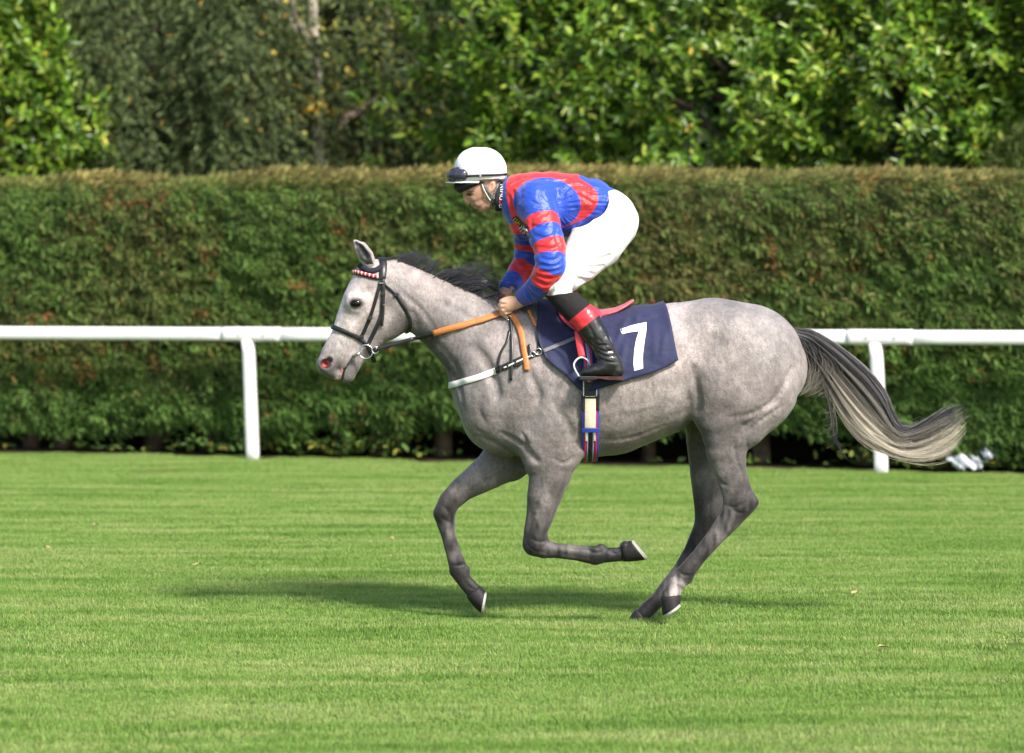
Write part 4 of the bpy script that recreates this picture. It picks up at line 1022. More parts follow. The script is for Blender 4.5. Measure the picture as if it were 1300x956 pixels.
    # bit
    c = P(464.5, 446.5, -.075); ring('bit_ring', c, S(8.6), .0032, metal_m, root); ring('bit_ring', (c[0], -c[1], c[2]), S(8.6), .0032, metal_m, root)
    mb = MB(); mb.tube([P(457, 449, -.079), P(452, 450, -.07), P(449, 451, -.05), P(449, 451, .05), P(452, 450, .07), P(457, 449, .079)], [.006, .009, .007, .007, .009, .006], 8); mb.build('mouthpiece', metal_m, root, True)
    ring('rein_loop', P(476.5, 444.5, -.078), S(4.2), .003, metal_m, root)
    # reins: leather then rubber grip; both sides
    # (the far one runs to the same hands)
    strap('rein', [(474, 445, -.079), (486, 441, -.083), (500, 437, -.088), (515, 433, -.095), (530, 428.5, -.105), (552, 422.5)], 5.2, leather, root, off=.012, th=.0028)
    strap('rein_grip', [(551, 423), (570, 417.5), (590, 412.5), (610, 407.5), (626, 403), (640, 399)], 7.6, orange_m, root, off=.014, th=.004)
    mb = MB(); far = [(474, 445, .079), (500, 437, .095), (552, 423, .15), (590, 412, .19), (620, 396, .16), (638, 378, .06)]
    q = [P(*a) for a in far]; mb.add(*ribbon(np.array([np.array(a) for a in catmull(q, 6)]), np.tile((0, 1., .1), (31, 1)), S(2.4), .003)); mb.build('rein', leather, root, True)
    # slack of the reins hanging below the hand
    strap('rein_slack', [(648, 399, -.165), (657, 411), (662.5, 426), (666, 445), (668.5, 460), (669.5, 470)], 7.0, orange_m, root, off=.012, th=.0035)
    strap('rein_slack', [(671, 395), (675, 404), (680, 415)], 3.6, orange_m, root, off=.010)
    return root
bridle = make_bridle()

def polar(x, z, yd, zd, bvh, off):
    o = Vector((x, 0, z)); d = Vector((0, yd, zd)).normalized(); h = bvh.ray_cast(o, d)
    return (np.array(h[0]+d*off), np.array(d)) if h[0] is not None else None

# ------------------------------------------------------------------ saddle cloth with the number
def make_cloth():
    root = empty('saddle_cloth', P(770, 470)); tag(root, 'navy blue saddle cloth with a white number 7', 'saddle cloth')
    bot = resample([(681, 424), (684, 437), (692, 456), (706, 468), (718, 476), (727, 486), (735, 493.5), (742, 496), (759, 493), (792, 483.5), (826, 474.5), (848, 466), (861, 459.5)], 60)
    topx = np.linspace(684, 841, 60)
    nv = 34; rows = []; near = []
    for i in range(60):
        bx, by = bot[i]; hB = drape(bx, by, HB, 0); zc = P(0, 482)[2]; colm = []
        for j in range(nv):
            f = j/(nv-1); xpx = bx+(topx[i]-bx)*f**.9; X = P(xpx, 0, -.25*(1-f))[0]
            phiB = math.atan2(hB[2]-zc, -hB[1]); phi = phiB+(math.pi/2-phiB)*f
            wr = .0035*math.sin(i*.55+j*.25+2*math.sin(j*.3))*(1-f)+.006*math.exp(-((i-30-j*.5)/3.0)**2)*(1-f)
            flare = .010*(1-f)**6 + .012*max(0, (i-48)/12)**2*(1-abs(f-.5))
            h = polar(X, zc, -math.cos(phi), math.sin(phi), HB, .012+wr+flare)
            colm.append(h[0])
        near.append(colm)
    A = np.array(near)                                        # (60, nv, 3) from hem to spine
    sm = A.copy()
    for _ in range(3):
        sm[1:-1] = .5*sm[1:-1]+.25*(sm[:-2]+sm[2:]); sm[:, 1:-1] = .5*sm[:, 1:-1]+.25*(sm[:, :-2]+sm[:, 2:])
    for (x0, y0, x1, y1, am, wd) in ((800, 392, 780, 440, .010, 2.6), (812, 396, 806, 410, .008, 2.5), (812, 402, 842, 398, .010, 2.2), (795, 430, 785, 475, .007, 3), (775, 420, 770, 470, .006, 3), (700, 400, 712, 440, .006, 3.5), (712, 440, 735, 490, .006, 3),
                                     (845, 420, 838, 465, .006, 3), (792, 462, 770, 490, .007, 3), (690, 430, 730, 460, .006, 3), (830, 400, 832, 470, .004, 4)):
        gx, gy = to_px(sm.reshape(-1, 3)); gx = gx.reshape(sm.shape[:2]); gy = gy.reshape(sm.shape[:2]); L2 = (x1-x0)**2+(y1-y0)**2
        tt = ((gx-x0)*(x1-x0)+(gy-y0)*(y1-y0))/L2; dd = np.abs((gx-x0)*(y1-y0)-(gy-y0)*(x1-x0))/math.sqrt(L2)
        sm[:, :, 1] -= 1.7*am*np.exp(-(dd/wd)**2)*np.clip(np.sin(np.pi*np.clip(tt, 0, 1)), 0, 1)*(sm[:, :, 1] < -.03)
    full = np.concatenate([sm, (sm*np.array([1, -1, 1]))[:, ::-1][:, 1:]], 1); m = full.shape[1]
    V = full.reshape(-1, 3); F = np.array([(i*m+j, (i+1)*m+j, (i+1)*m+j+1, i*m+j+1) for i in range(59) for j in range(m-1)])
    o = mesh_np('cloth', V, F, navy, smooth=True, parent=root)
    md = o.modifiers.new('thickness', 'SOLIDIFY'); md.thickness = .004; md.offset = 0
    bv = BVHTree.FromPolygons(V.tolist(), F.tolist())
    # hem stitching and the front binding
    strap('binding', [(686, 394), (684.5, 415), (686, 436), (695, 456)], 3.0, mat('dark_binding', (.02, .022, .05), .7), root, bv, .003)
    num = empty('number_seven', P(804, 440, -.3)); num.parent = root; num.location = Vector(num.location)-root.location
    wp = mat('white_print', (.8, .8, .8), .5)
    printed('number_bar', [(787.7, 418.6), (792.5, 416.6), (805, 413.0), (820.8, 409.6)], [(789.6, 424.6), (800, 422.4), (811.2, 421.1), (820.4, 421)], bv, wp, num)
    printed('number_stem', [(811.2, 421.3), (808, 431), (805.5, 444), (804.2, 461), (805.4, 470.9)], [(820.4, 421.2), (818.8, 430), (817.3, 441), (816, 454), (816.4, 468)], bv, wp, num)
    return root, bv
def printed(name, L, Rr, bv, m, parent, off=.0045, n=14, k=8):
    """flat printed stroke between two outlines, laid on the cloth"""
    A = resample(L, n); B_ = resample(Rr, n); V = []
    for i in range(n):
        for j in range(k):
            q = A[i]+(B_[i]-A[i])*j/(k-1); h = drape(q[0], q[1], bv, off); V.append(h if h is not None else np.array(P(q[0], q[1], -.3)))
    return mesh_np(name, V, np.array([(i*k+j, i*k+j+1, (i+1)*k+j+1, (i+1)*k+j) for i in range(n-1) for j in range(k-1)]), m, smooth=True, parent=parent)
cloth_root, CB = make_cloth()

# ------------------------------------------------------------------ breast girth
def make_breastgirth():
    root = empty('breast_girth', P(630, 470)); tag(root, 'white and black breast girth strap across the horse\'s chest', 'girth')
    near = [(588, 484.5), (600, 481.5), (615, 476.5), (630, 470.5)]
    p, n = strap_path(near, HB, .005)
    # round the front of the chest
    z0 = p[0][2]; zc = P(0, 489)[2]; x0 = P(628, 0)[0]; fr = []; fn = []
    for a in np.linspace(0, 1, 13):
        th = a*math.atan2(-p[0][1], x0-p[0][0]); z = zc+(z0-zc)*a**2; d = Vector((-math.cos(th), -math.sin(th), 0)); h = HB.ray_cast(Vector((x0, 0, z)), d)
        fr.append(np.array(h[0]+d*.005)); fn.append(np.array(d))
    half = fr[:-1]+list(p); hn = fn[:-1]+list(n); M = np.array([1, -1, 1])
    pp = np.array([q*M for q in half[::-1]]+half[1:]); nn = np.array([q*M for q in hn[::-1]]+hn[1:])
    mb = MB(); mb.add(*ribbon(pp, nn, S(4.0), .003)); mb.build('chest_strap', white_web, root, True)
    strap('elastic_strap', [(629, 471), (645, 464), (660, 457), (672, 452), (684, 447.5)], 7.2, leather, root, off=.007, mirror=True)
    strap('elastic_stripe', [(640, 467.5), (652, 462), (664, 456.5), (676, 452)], 2.0, white_web, root, off=.011)
    for x, y in ((636, 468), (645.5, 464), (655, 460)):
        h = drape(x, y, HB, .012); mb = MB(); mb.box(h, (S(2.6), .005, S(8.2))); mb.build('keeper', leather, root, bevel=.001)
    ring('buckle', drape(684, 447.5, HB, .014), S(4.0), .0028, metal_m, root); ring('buckle', drape(677, 450.5, HB, .014), S(3.0), .0025, metal_m, root)
    strap('girth_tab', [(688, 447), (700, 442), (715, 436), (731, 429.5)], 5.2, mat('grey_webbing', (.16, .16, .18), .6), root, CB, .006)
    # neck strap ends hanging from the hand
    strap('hanging_strap', [(647, 404), (649, 415), (650, 436), (650, 460), (649, 483)], 3.6, leather, root, off=.008)
    strap('hanging_strap', [(647, 420), (644, 434), (637, 446), (633.5, 458), (633, 467)], 3.2, leather, root, off=.007)
    strap('hanging_strap', [(683, 415), (683.5, 430), (683.5, 446)], 2.6, leather, root, off=.008)
    strap('hanging_strap', [(668, 448), (665, 456), (660, 463), (654, 465)], 3.4, leather, root, off=.009)
    strap('hanging_strap', [(672, 438), (673, 445), (671, 452)], 4.0, leather, root, off=.007)
    ring('buckle', drape(647, 405, HB, .012), S(3.0), .0022, metal_m, root)
    return root
make_breastgirth()

# ------------------------------------------------------------------ saddle, girth, stirrups
saddle_red = mat('red_saddle_leather', (.52, .045, .075), .32, .5, noise=(20, .15), bump=(70, .2, .002))
def make_saddle():
    root = empty('saddle', P(750, 400)); tag(root, 'small red leather racing saddle with a striped girth', 'saddle')
    f = SDF((P(695, 0)[0], -.2, P(0, 425)[2]), (P(815, 0)[0], .2, P(0, 372)[2]), .0045)
    f.add([C(712, 392, 7, 0, .05), C(725, 397, 8, 0, .075), C(745, 400, 8, 0, .09), C(765, 399.5, 7, 0, .105), C(782, 394.5, 4.5, 0, .115), C(794, 388, 3.0, 0, .105), C(803, 382, 2.2, 0, .07)], .02)
    V, Q = f.mesh(2); mesh_np('seat', V, Q, mat('pink_red_leather', (.62, .13, .15), .35, .5, noise=(20, .12)), smooth=True, parent=root)
    for sg in (-1, 1):
        poly = [(712, 390), (708, 397), (712, 406), (721, 415), (732, 422), (745, 424), (757, 413), (764, 403), (760, 396), (740, 392)]
        rim = resample(poly+[poly[0]], 48)[:-1]; c = np.mean(rim, 0); V = []; n = len(rim)
        for k, sc in enumerate((1, .93, .6, .3)):
            for q in rim:
                x, y = c+(q-c)*sc; h = drape(x, y, CB, .012 if k == 0 else .020)
                if h is None: h = np.array(P(x, y, -.12))
                V.append(h*np.array([1, -sg, 1]) if sg > 0 else h)
        F = [(k*n+i, k*n+(i+1) % n, (k+1)*n+(i+1) % n, (k+1)*n+i) for k in range(3) for i in range(n)]+[tuple(3*n+i for i in range(n))]
        mb = MB(); mb.add(V, F); mb.build('flap', saddle_red, root, True)
    # girth: striped webbing down the side and under the belly, with buckle straps on top
    web = [(744, 424), (745, 440), (746, 455)]
    def girth_loop(name, off, wpx, m, y0, y1, cx, half=False, th=.0018):
        """band round the belly, from the near side height y0 to the height y1 (or right round when half is False)"""
        zc = P(0, 490)[2]; X0 = P(749.5, 0, -.22)[0]; dX = S(cx-749.5); cx = 749.5; off = .004+off*1.35; h0 = drape(cx, y0, HB, 0); a0 = math.atan2(h0[2]-zc, -h0[1])
        if half: h1 = drape(cx, y1, HB, 0); a1 = math.atan2(h1[2]-zc, -h1[1])
        else: a1 = -math.pi-a0
        p = []; nn = []
        for a in np.linspace(a0, a1, 22 if half else 70):
            q = polar(X0, zc, -math.cos(a), math.sin(a), HB, off); p.append(q[0]+np.array([dX, 0, 0])); nn.append(q[1])
        mb = MB(); mb.add(*ribbon(np.array(p), np.array(nn), S(wpx)/2, th)); return mb.build(name, m, root, True)
    blue = mat('blue_webbing', (.03, .06, .42), .6, noise=(60, .1)); red = mat('red_webbing', (.55, .03, .08), .6, noise=(60, .1)); blk = mat('black_webbing', (.016, .016, .018), .6)
    lil = mat('lilac_webbing', (.4, .42, .75), .6)
    girth_loop('girth', .006, 21, blue, 492, 0, 749.5)
    for dx in (-6.6, 6.6): girth_loop('girth_stripe', .0085, 3.2, red, 505, 0, 749.5+dx)
    for dx in (-3.6, 3.6): girth_loop('girth_stripe', .0085, 1.6, lil, 505, 0, 749.5+dx)
    girth_loop('girth_stripe', .0085, 5.4, blk, 492, 0, 749.5)
    girth_loop('girth_strap', .0115, 15, blk, 484, 505, 748.5, True)
    for dx in (-8.0, 8.2): girth_loop('strap_edging', .014, 1.4, white_web, 484, 502, 748.5+dx, True, .001)
    girth_loop('girth_strap', .010, 4.0, blk, 500, 519, 739.8, True); girth_loop('girth_strap', .010, 4.0, blk, 500, 519, 758.4, True)
    girth_loop('girth_elastic', .0115, 13.5, mat('cream_elastic', (.72, .68, .52), .6, noise=(80, .08)), 502, 541, 749, True)
    girth_loop('girth_elastic', .0115, 3.0, mat('cream_elastic_end', (.72, .68, .52), .6), 545, 556, 744.4, True); girth_loop('girth_elastic', .0115, 3.0, mat('cream_elastic_tab', (.72, .68, .52), .6), 545, 556, 754.4, True)
    girth_loop('girth_keeper', .015, 22, blue, 540, 544.5, 749.5, True)
    # surcingle over the saddle flap
    for nm, dx, wpx, m in (('surcingle', 0, 12, blue), ('surcingle_stripe', -3.8, 2.4, red), ('surcingle_stripe', 3.8, 2.4, red), ('surcingle_stripe', 0, 2.0, lil), ('surcingle_stripe', 2, 1.2, lil)):
        strap(nm, [(741+dx, 420), (744+dx, 440), (748+dx, 462), (749+dx, 486)], wpx, m, root, CB, .022 if nm == 'surcingle' else .0245)
    # stirrups
    for sg in (-1, 1):
        st = MB(); path = [P(733.5, 420, -.325), P(735.5, 436, -.335), P(739, 454, -.345)]
        path = [np.array(q) for q in catmull(path, 5)]
        if sg > 0: path = [q*np.array([1, -1, 1]) for q in path]
        st.add(*ribbon(np.array(path), np.tile((0, float(sg), .05), (len(path), 1)), S(4.2), .003)); st.build('stirrup_leather', mat('red_stirrup_leather', (.6, .035, .05), .4), root, True)
        loop = [P(735, 478, -.385), P(729.5, 468, -.385), P(729, 461, -.378), P(734, 455, -.36), P(740, 454, -.345), P(746, 458, -.325), P(750, 465, -.31), P(755, 478, -.30)]
        loop = [Vector(q) for q in catmull(loop, 5)]
        if sg > 0: loop = [Vector((q.x, -q.y, q.z)) for q in loop]
        mb = MB(); mb.tube(loop, .0045, 8); so = mb.build('stirrup_iron', mat('white_iron', (.6, .6, .62), .3, .5), root, True)
        mb = MB(); mb.box((P(746, 479.5, -.345)[0], -.345*(-sg), P(746, 479.5, -.345)[2]), (S(21), .11, S(5)), None, 0); mb.build('tread', leather, so, bevel=.004)
    return root
make_saddle()
# ------------------------------------------------------------------ the rider
skin = mat('skin', attr=True, rough=.5, spec=.35, sss=.06, bump=(120, .15, .001))
ARM_N = [C(680, 255, 25, -.155), C(689, 288, 23, -.225), C(698, 316, 20.5, -.285), C(699, 338, 19.5, -.315), C(692, 354, 18.5, -.285), C(680, 367, 15, -.22), C(666, 376.5, 11.5, -.15)]
ARM_F = [C(672, 255, 25, .155), C(672, 290, 21, .205), C(671, 314, 18, .225), C(667, 334, 16, .215), C(657, 350, 15, .16), C(644, 364, 11, .08)]
TORSO = [C(666, 252, 32, 0, .16), C(681, 258, 40, 0, .19), C(700, 261, 43, 0, .185), C(728, 260, 39, 0, .182), C(750, 258, 31.5, 0, .185), C(766, 258, 22, 0, .16)]
THIGH_N = [C(772, 281, 38, -.085, .12), C(757, 307, 35, -.135, .105), C(737, 332, 27, -.20, .09), C(719, 351, 20.5, -.255, .075), C(707, 365, 16.5, -.275, .062), C(712, 374, 15, -.285, .06)]
SHIN_N = [C(709, 370, 17, -.28, .058), C(728, 391, 17.5, -.305, .058), C(743, 404, 18.5, -.322, .06), C(755, 424, 16.2, -.338, .052), C(766, 441, 13.5, -.348, .044), C(772, 456, 14, -.353, .042)]
FOOT_N = [C(777, 464, 14.5, -.353, .038), C(764, 468, 10, -.353, .040), C(750, 471, 7.6, -.352, .042), C(743, 472, 6.4, -.352, .038)]
def shrink(ch, f): return [(p[0], p[1], p[2], p[3]*f, p[4]) for p in ch]
def offs(ch, d): return [(p[0], p[1], p[2], p[3]+d, p[4]*p[3]/(p[3]+d)+d/(p[3]+d)) if d > -p[3]*.8 else p for p in ch]

def body_sdf():
    f = SDF((P(568, 0)[0], -.46, P(0, 486)[2]), (P(816, 0)[0], .46, P(0, 200)[2]), .0047)
    f.add(shrink(TORSO[:-2]+[C(750, 264, 24, 0, .12), C(766, 274, 24, 0, .11)], .78), .03)
    f.add(shrink(ARM_N[:-1]+[C(668, 376.5, 9, -.14)], .74), .03); f.add(shrink(ARM_F[:-1]+[C(646, 363, 9, .085)], .78), .03)
    for sg in (list, mir):
        f.add(sg(shrink([C(778, 296, 22, -.07, .06), C(760, 316, 24, -.13, .07)]+THIGH_N[2:], .75)), .03); f.add(sg(shrink(SHIN_N, .75)), .02); f.add(sg(shrink(FOOT_N, .72)), .012)
    # neck and head
    f.add([C(652, 254, 15, 0, .062), C(634, 247, 14, 0, .057), C(624, 244, 13, 0, .055)], .03)
    f.add([C(613, 226, 23, 0, .074), C(611, 236, 22, 0, .072)], .02)
    f.add([C(604, 243, 15.5, 0, .060), C(608.5, 254, 11.8, 0, .049), C(613.5, 260.5, 8, 0, .036)], .016)     # face
    f.add([C(625, 252, 7.5, 0, .054), C(619, 260, 6.0, 0, .042), C(612.5, 264.6, 4.4, 0, .022)], .010)      # jaw to chin
    f.add([C(590.5, 243, 3.6, 0, .034), C(593, 242, 4, 0, .04)], .012)                                     # brow
    f.add([C(590.6, 246.5, 2.4, 0, .009), C(591.0, 253, 3.0, 0, .0125), C(594.4, 256.8, 3.2, 0, .0165)], .005)  # nose
    f.add([C(600.5, 260.0, 2.3, 0, .021)], .005); f.add([C(603.4, 263.2, 2.4, 0, .02)], .005)               # lips
    for sg in (list, mir):
        f.cut(sg([C(594.8, 247.4, 2.6, -.030, .013), C(597.5, 247.2, 2.4, -.037, .012)]), .009)             # eye socket
        f.add(sg([C(597, 247.8, 2.3, -.026, .008)]), .003)                                                   # eyeball under the lid
        f.add(sg([C(601.5, 251, 4.2, -.034, .016)]), .012); f.dent(sg([P(607, 257, -.045), P(612, 254, -.05)]), .005, .012)                                                       # cheekbone
        f.add(sg([C(596.2, 256, 1.5, -.009, .007)]), .003)                                                   # nostril wing
        f.add(sg([C(624.5, 233, 4.6, -.066, .012), C(623.5, 239, 4.4, -.066, .011), C(622, 244, 2.6, -.062, .008)]), .004)   # ear
        f.cut(sg([C(623.6, 235, 2.4, -.084, .012), C(623, 239.5, 2.2, -.082, .012)]), .004)
    f.dent([P(598, 261.6, -.03), P(603.5, 261.2, -.03)], .003, .004); f.dent([P(597.6, 261.7, .03), P(597.6, 261.7, -.03)], .003, .003)
    f.dent([P(599, 256, -.02), P(603, 259.5, -.028)], .002, .005)
    # near hand: back of the hand, knuckles, four curled fingers, thumb on the rein
    a = -.145
    f.add([C(668, 377, 8.2, a), C(660, 382.5, 8.0, a-.004, .026), C(650, 386.5, 8.4, a-.006, .022), C(645, 388.5, 7.8, a-.006, .020)], .012)
    fing = [((646, 383.5), (638, 383), (634.2, 387.5), (638, 391.5)), ((645, 388), (636.8, 388.5), (634.2, 393), (638.5, 396.5)),
            ((646, 392.5), (638.6, 394), (636.6, 398.5), (641, 401)), ((648, 396), (642, 398), (640.8, 402.3), (644.6, 403.6))]
    for i, g in enumerate(fing):
        y0 = a-.012+.004*i; r = (2.5, 2.6, 2.5, 2.1)[i]
        f.add([C(*g[0], r*1.15, y0), C(*g[1], r*1.1, y0-.006), C(*g[2], r, y0+.006), C(*g[3], r*.9, y0+.020)], .003)
    f.add([C(656, 380, 3.4, a-.004), C(647, 378.5, 3.0, a+.004), C(639.5, 380.5, 2.6, a+.004), C(635.5, 382.5, 2.2, a+.004)], .006)
    # far hand behind it
    b = .055
    f.add([C(646, 363, 8.2, b+.03), C(642, 370, 8, b, .024), C(639, 377, 8, b-.012, .024)], .012)
    for i in range(4):
        y0 = b-.036+.016*i
        f.add([C(639.5, 372+.6*i, 2.5, y0), C(633.5, 375.5+.4*i, 2.5, y0), C(632.8, 381, 2.4, y0), C(636.5, 384, 2.2, y0)], .003)
    f.add([C(645, 372, 3, b-.03), C(642, 379, 2.7, b-.045), C(637, 382.5, 2.3, b-.05)], .005)
    return f
def body_colour(V):
    px, py = to_px(V); n = vnoise(V*30, 2); base = np.array((.52, .30, .21))
    c = np.tile(base, (len(V), 1))*(1+.06*n)[:, None]
    def blot(x, y, rx, ry, colr, k=1.0):
        d = ((px-x)/rx)**2+((py-y)/ry)**2; m = np.clip(1.3-d, 0, 1)[:, None]*k; c[:] = c*(1-m)+np.array(colr)*m
    blot(597, 246.5, 5, 2.6, (.10, .055, .04), .75); blot(596.8, 243.2, 6, 1.4, (.07, .045, .03), .85); blot(595, 254.5, 4, 3.5, (.66, .34, .26), .6)
    blot(601.5, 261.2, 3.4, 1.5, (.42, .17, .15), .9); blot(613, 259, 11, 7, (.30, .18, .135), .6); blot(602, 256.8, 4, 2, (.38, .24, .18), .5); blot(622, 237, 3, 5, (.55, .27, .2), .5)
    return c
BF = body_sdf(); BV, BQ = BF.mesh(1)
person = mesh_np('person', BV, BQ, skin, body_colour(BV), True)
tag(person, 'rider in blue and red silks with white helmet, crouched over the grey horse', 'person')
BB = BVHTree.FromPolygons(BV.tolist(), BQ.tolist()); del BF

# ------------------------------------------------------------------ silks
def poly_param(V, ch):
    """nearest arc-length position and distance / radius along a chain"""
    A = np.array([p[:3] for p in ch]); rad = np.array([p[3] for p in ch]); best = np.full(len(V), 1e9); tt = np.zeros(len(V)); s = 0
    for i in range(len(A)-1):
        ab = A[i+1]-A[i]; L = np.linalg.norm(ab); t = np.clip(((V-A[i])@ab)/L**2, 0, 1); d = np.linalg.norm(V-A[i]-t[:, None]*ab, axis=1)/(rad[i]+(rad[i+1]-rad[i])*t)
        m = d < best; best[m] = d[m]; tt[m] = (s+t*L)[m]; s += L
    return tt, best, s
def make_jacket():
    f = SDF((P(622, 0)[0], -.43, P(0, 392)[2]), (P(790, 0)[0], .36, P(0, 205)[2]), .0037)
    f.add(TORSO, .03)
    f.add([C(652, 240, 16, 0, .08), C(660, 246, 24, 0, .12)], .03)                   # collar root
    f.add([C(653, 266, 14, 0, .11), C(663, 290, 15, 0, .13), C(690, 290, 16, 0, .15)], .03)   # loose front hanging down
    # hem tucked into the breeches
    a, b = np.array(P(784, 240)), np.array(P(740, 312)); d = b-a; f.plane(a, (-d[2], 0, d[0]) if (-d[2]) > 0 else (d[2], 0, -d[0]))
    f.add(ARM_N, .035); f.add(ARM_F, .035)
    # billow folds: grooves from the armpit over the back, across the elbow and at the cuff
    rg = random.Random(4); fl = []
    for k in range(19):                                       # creases fanning out from the armpit over the back
        a = -1.2+2.4*k/18; L = 18+22*rg.random(); x0, y0 = 702, 263; b_ = a+.12*rg.uniform(-1, 1)
        fl.append(([(x0+5*math.cos(a), y0+5*math.sin(a)), (x0+L*.55*math.cos(a), y0+L*.55*math.sin(a)), (x0+L*math.cos(b_), y0+L*math.sin(b_))], .010+.006*rg.random(), .0046))
    for k in range(8):
        a = 1.75+2.4*k/7; L = 13+14*rg.random(); fl.append(([(697+4*math.cos(a), 259+4*math.sin(a)), (697+L*.6*math.cos(a), 259+L*.6*math.sin(a)), (697+L*math.cos(a+.2), 259+L*math.sin(a+.2))], .010, .0055))
    for q in (((716, 320), (704, 330), (688, 328)), ((717, 330), (702, 339), (684, 336)), ((716, 340), (702, 345), (686, 345)), ((712, 350), (698, 354), (682, 350)), ((704, 360), (692, 362), (678, 355)), ((694, 369), (684, 368), (672, 362)),
              ((704, 296), (696, 302), (680, 300)), ((712, 308), (702, 316), (688, 314)), ((696, 280), (686, 288), (674, 287)), ((676, 382), (672, 376), (668, 368)), ((684, 376), (676, 374), (670, 366)), ((708, 284), (706, 300), (712, 314)),
              ((680, 268), (674, 282), (676, 296)), ((690, 372), (700, 366), (708, 356))): fl.append((list(q), .014, .0095))
    for q in (((655, 312), (664, 318), (676, 318)), ((655, 322), (664, 330), (676, 334)), ((650, 334), (660, 342), (672, 346)), ((644, 346), (653, 352), (664, 356)), ((638, 356), (648, 362), (656, 368)), ((652, 300), (662, 304), (674, 302))): fl.append((list(q), .012, .009))
    for k in range(11):                                       # gathered waist
        y = 243+5*k; x = 770-max(0, y-262)*.75; L = 16+16*rg.random(); fl.append(([(x, y), (x-L*.5, y-2+3*rg.random()), (x-L, y-4+5*rg.random())], .011, .0075))
    for q in (((722, 236), (740, 236), (758, 242)), ((714, 290), (730, 284), (746, 272)), ((720, 297), (736, 288), (750, 278)), ((648, 234), (656, 228), (668, 225)), ((650, 240), (654, 252), (655, 268)), ((646, 248), (650, 262), (655, 276)),
              ((690, 228), (706, 230), (722, 228)), ((660, 228), (662, 242), (660, 256)), ((654, 282), (662, 290), (672, 298)), ((648, 280), (656, 294), (664, 304)), ((730, 246), (744, 252), (756, 262)), ((724, 275), (738, 268), (752, 268))): fl.append((list(q), .012, .0095))
    f.folds(fl)
    V, Q = f.mesh(1); N = vnormals(V, Q)
    V = V+N*(.0016*vnoise(V*np.array([34, 34, 60]), 6)+.0022*vnoise(V*np.array([16, 16, 26]), 7))[:, None]
    px, py = to_px(V); blue = np.array((.014, .06, .42)); red = np.array((.62, .022, .028)); navy_c = np.array((.012, .018, .09))
    c = np.tile(red, (len(V), 1))
    def sd_line(x, y, pts):                                                              # >0 right of the line
        xs = np.interp(y, [p[1] for p in pts], [p[0] for p in pts]); return x-xs
    def mixc(k, colr): c[:] = c*(1-k[:, None])+colr*k[:, None]
    sharp = .9
    waist = sd_line(px, py, [(735, 226), (751, 236), (759, 246), (759, 258), (752, 270), (742, 278), (728, 284), (712, 290), (700, 294)]); mixc(np.clip(waist*sharp+.5, 0, 1), blue)
    coll = -sd_line(px, py, [(652, 219), (645, 226), (642.5, 232), (643, 250), (648, 272), (652, 282)]); mixc(np.clip(coll*sharp+.5, 0, 1)*(py < 284), blue)
    col2 = -np.abs(sd_line(px, py, [(642, 250), (646, 272), (651, 284)])+2.2)+2.0
    # blue shoulder round
    th = .12; ux = (px-694.5)*math.cos(th)+(py-258)*math.sin(th); uy = -(px-694.5)*math.sin(th)+(py-258)*math.cos(th)
    el = (1-np.sqrt((ux/43)**2+(uy/(32.5+.0*ux))**2))*36; mixc(np.clip(el*sharp+.5, 0, 1)*(np.abs(V[:, 1]) > .03), blue)
    hem_lo = np.clip((py-296-(715-px)*.0)*.0, 0, 1)
    # lower front: hoops
    low = (px < 690) & (py > 284)
    hoop = np.where(low, ((py-284-(px-650)*-.12)/14.5), -1)
    hc = np.where((hoop.astype(int) % 2 == 0)[:, None], red, blue); c[low] = hc[low]
    # sleeves
    for ch, marks in ((ARM_N, ((684.8, 278.7, -.21), (691.5, 294, -.23), (697, 310, -.27), (700, 325, -.30), (699, 339.6, -.315), (691, 355.5, -.28))),
                      (ARM_F, ((672, 279, .2), (672, 293, .205), (671, 308, .22), (669.5, 321, .22), (664, 338, .2), (653, 354, .13)))):
        t, dd, tot = poly_param(V, ch); mk, _, _ = poly_param(np.array([P(*m) for m in marks]), ch)
        on = (dd < 1.16) & (t > mk[0]) & ((V[:, 1] < -.10) if ch is ARM_N else (V[:, 1] > -.02))
        on &= ~((px > 712) & (py < 300))
        if ch is ARM_N: on &= (px-704-(py-280)*.25 < 7)
        band = np.zeros(len(V)); w_ = .0012
        for i, m in enumerate(mk): band += np.clip((t-m)/w_*.5+.5, 0, 1)*(1 if i % 2 == 0 else -1)
        sc = blue*(1-band[:, None])+red*band[:, None]; c[on] = sc[on]
    o = mesh_np('jacket', V, Q, None, c, True, person)
    m = mat('silk', attr=True, rough=.42, spec=.4, sheen=.2, bump=(40, .6, .006, (1, 1, 1.5)))
    o.data.materials.append(m); return V, Q
JV, JQ = make_jacket(); JB = BVHTree.FromPolygons(JV.tolist(), JQ.tolist())

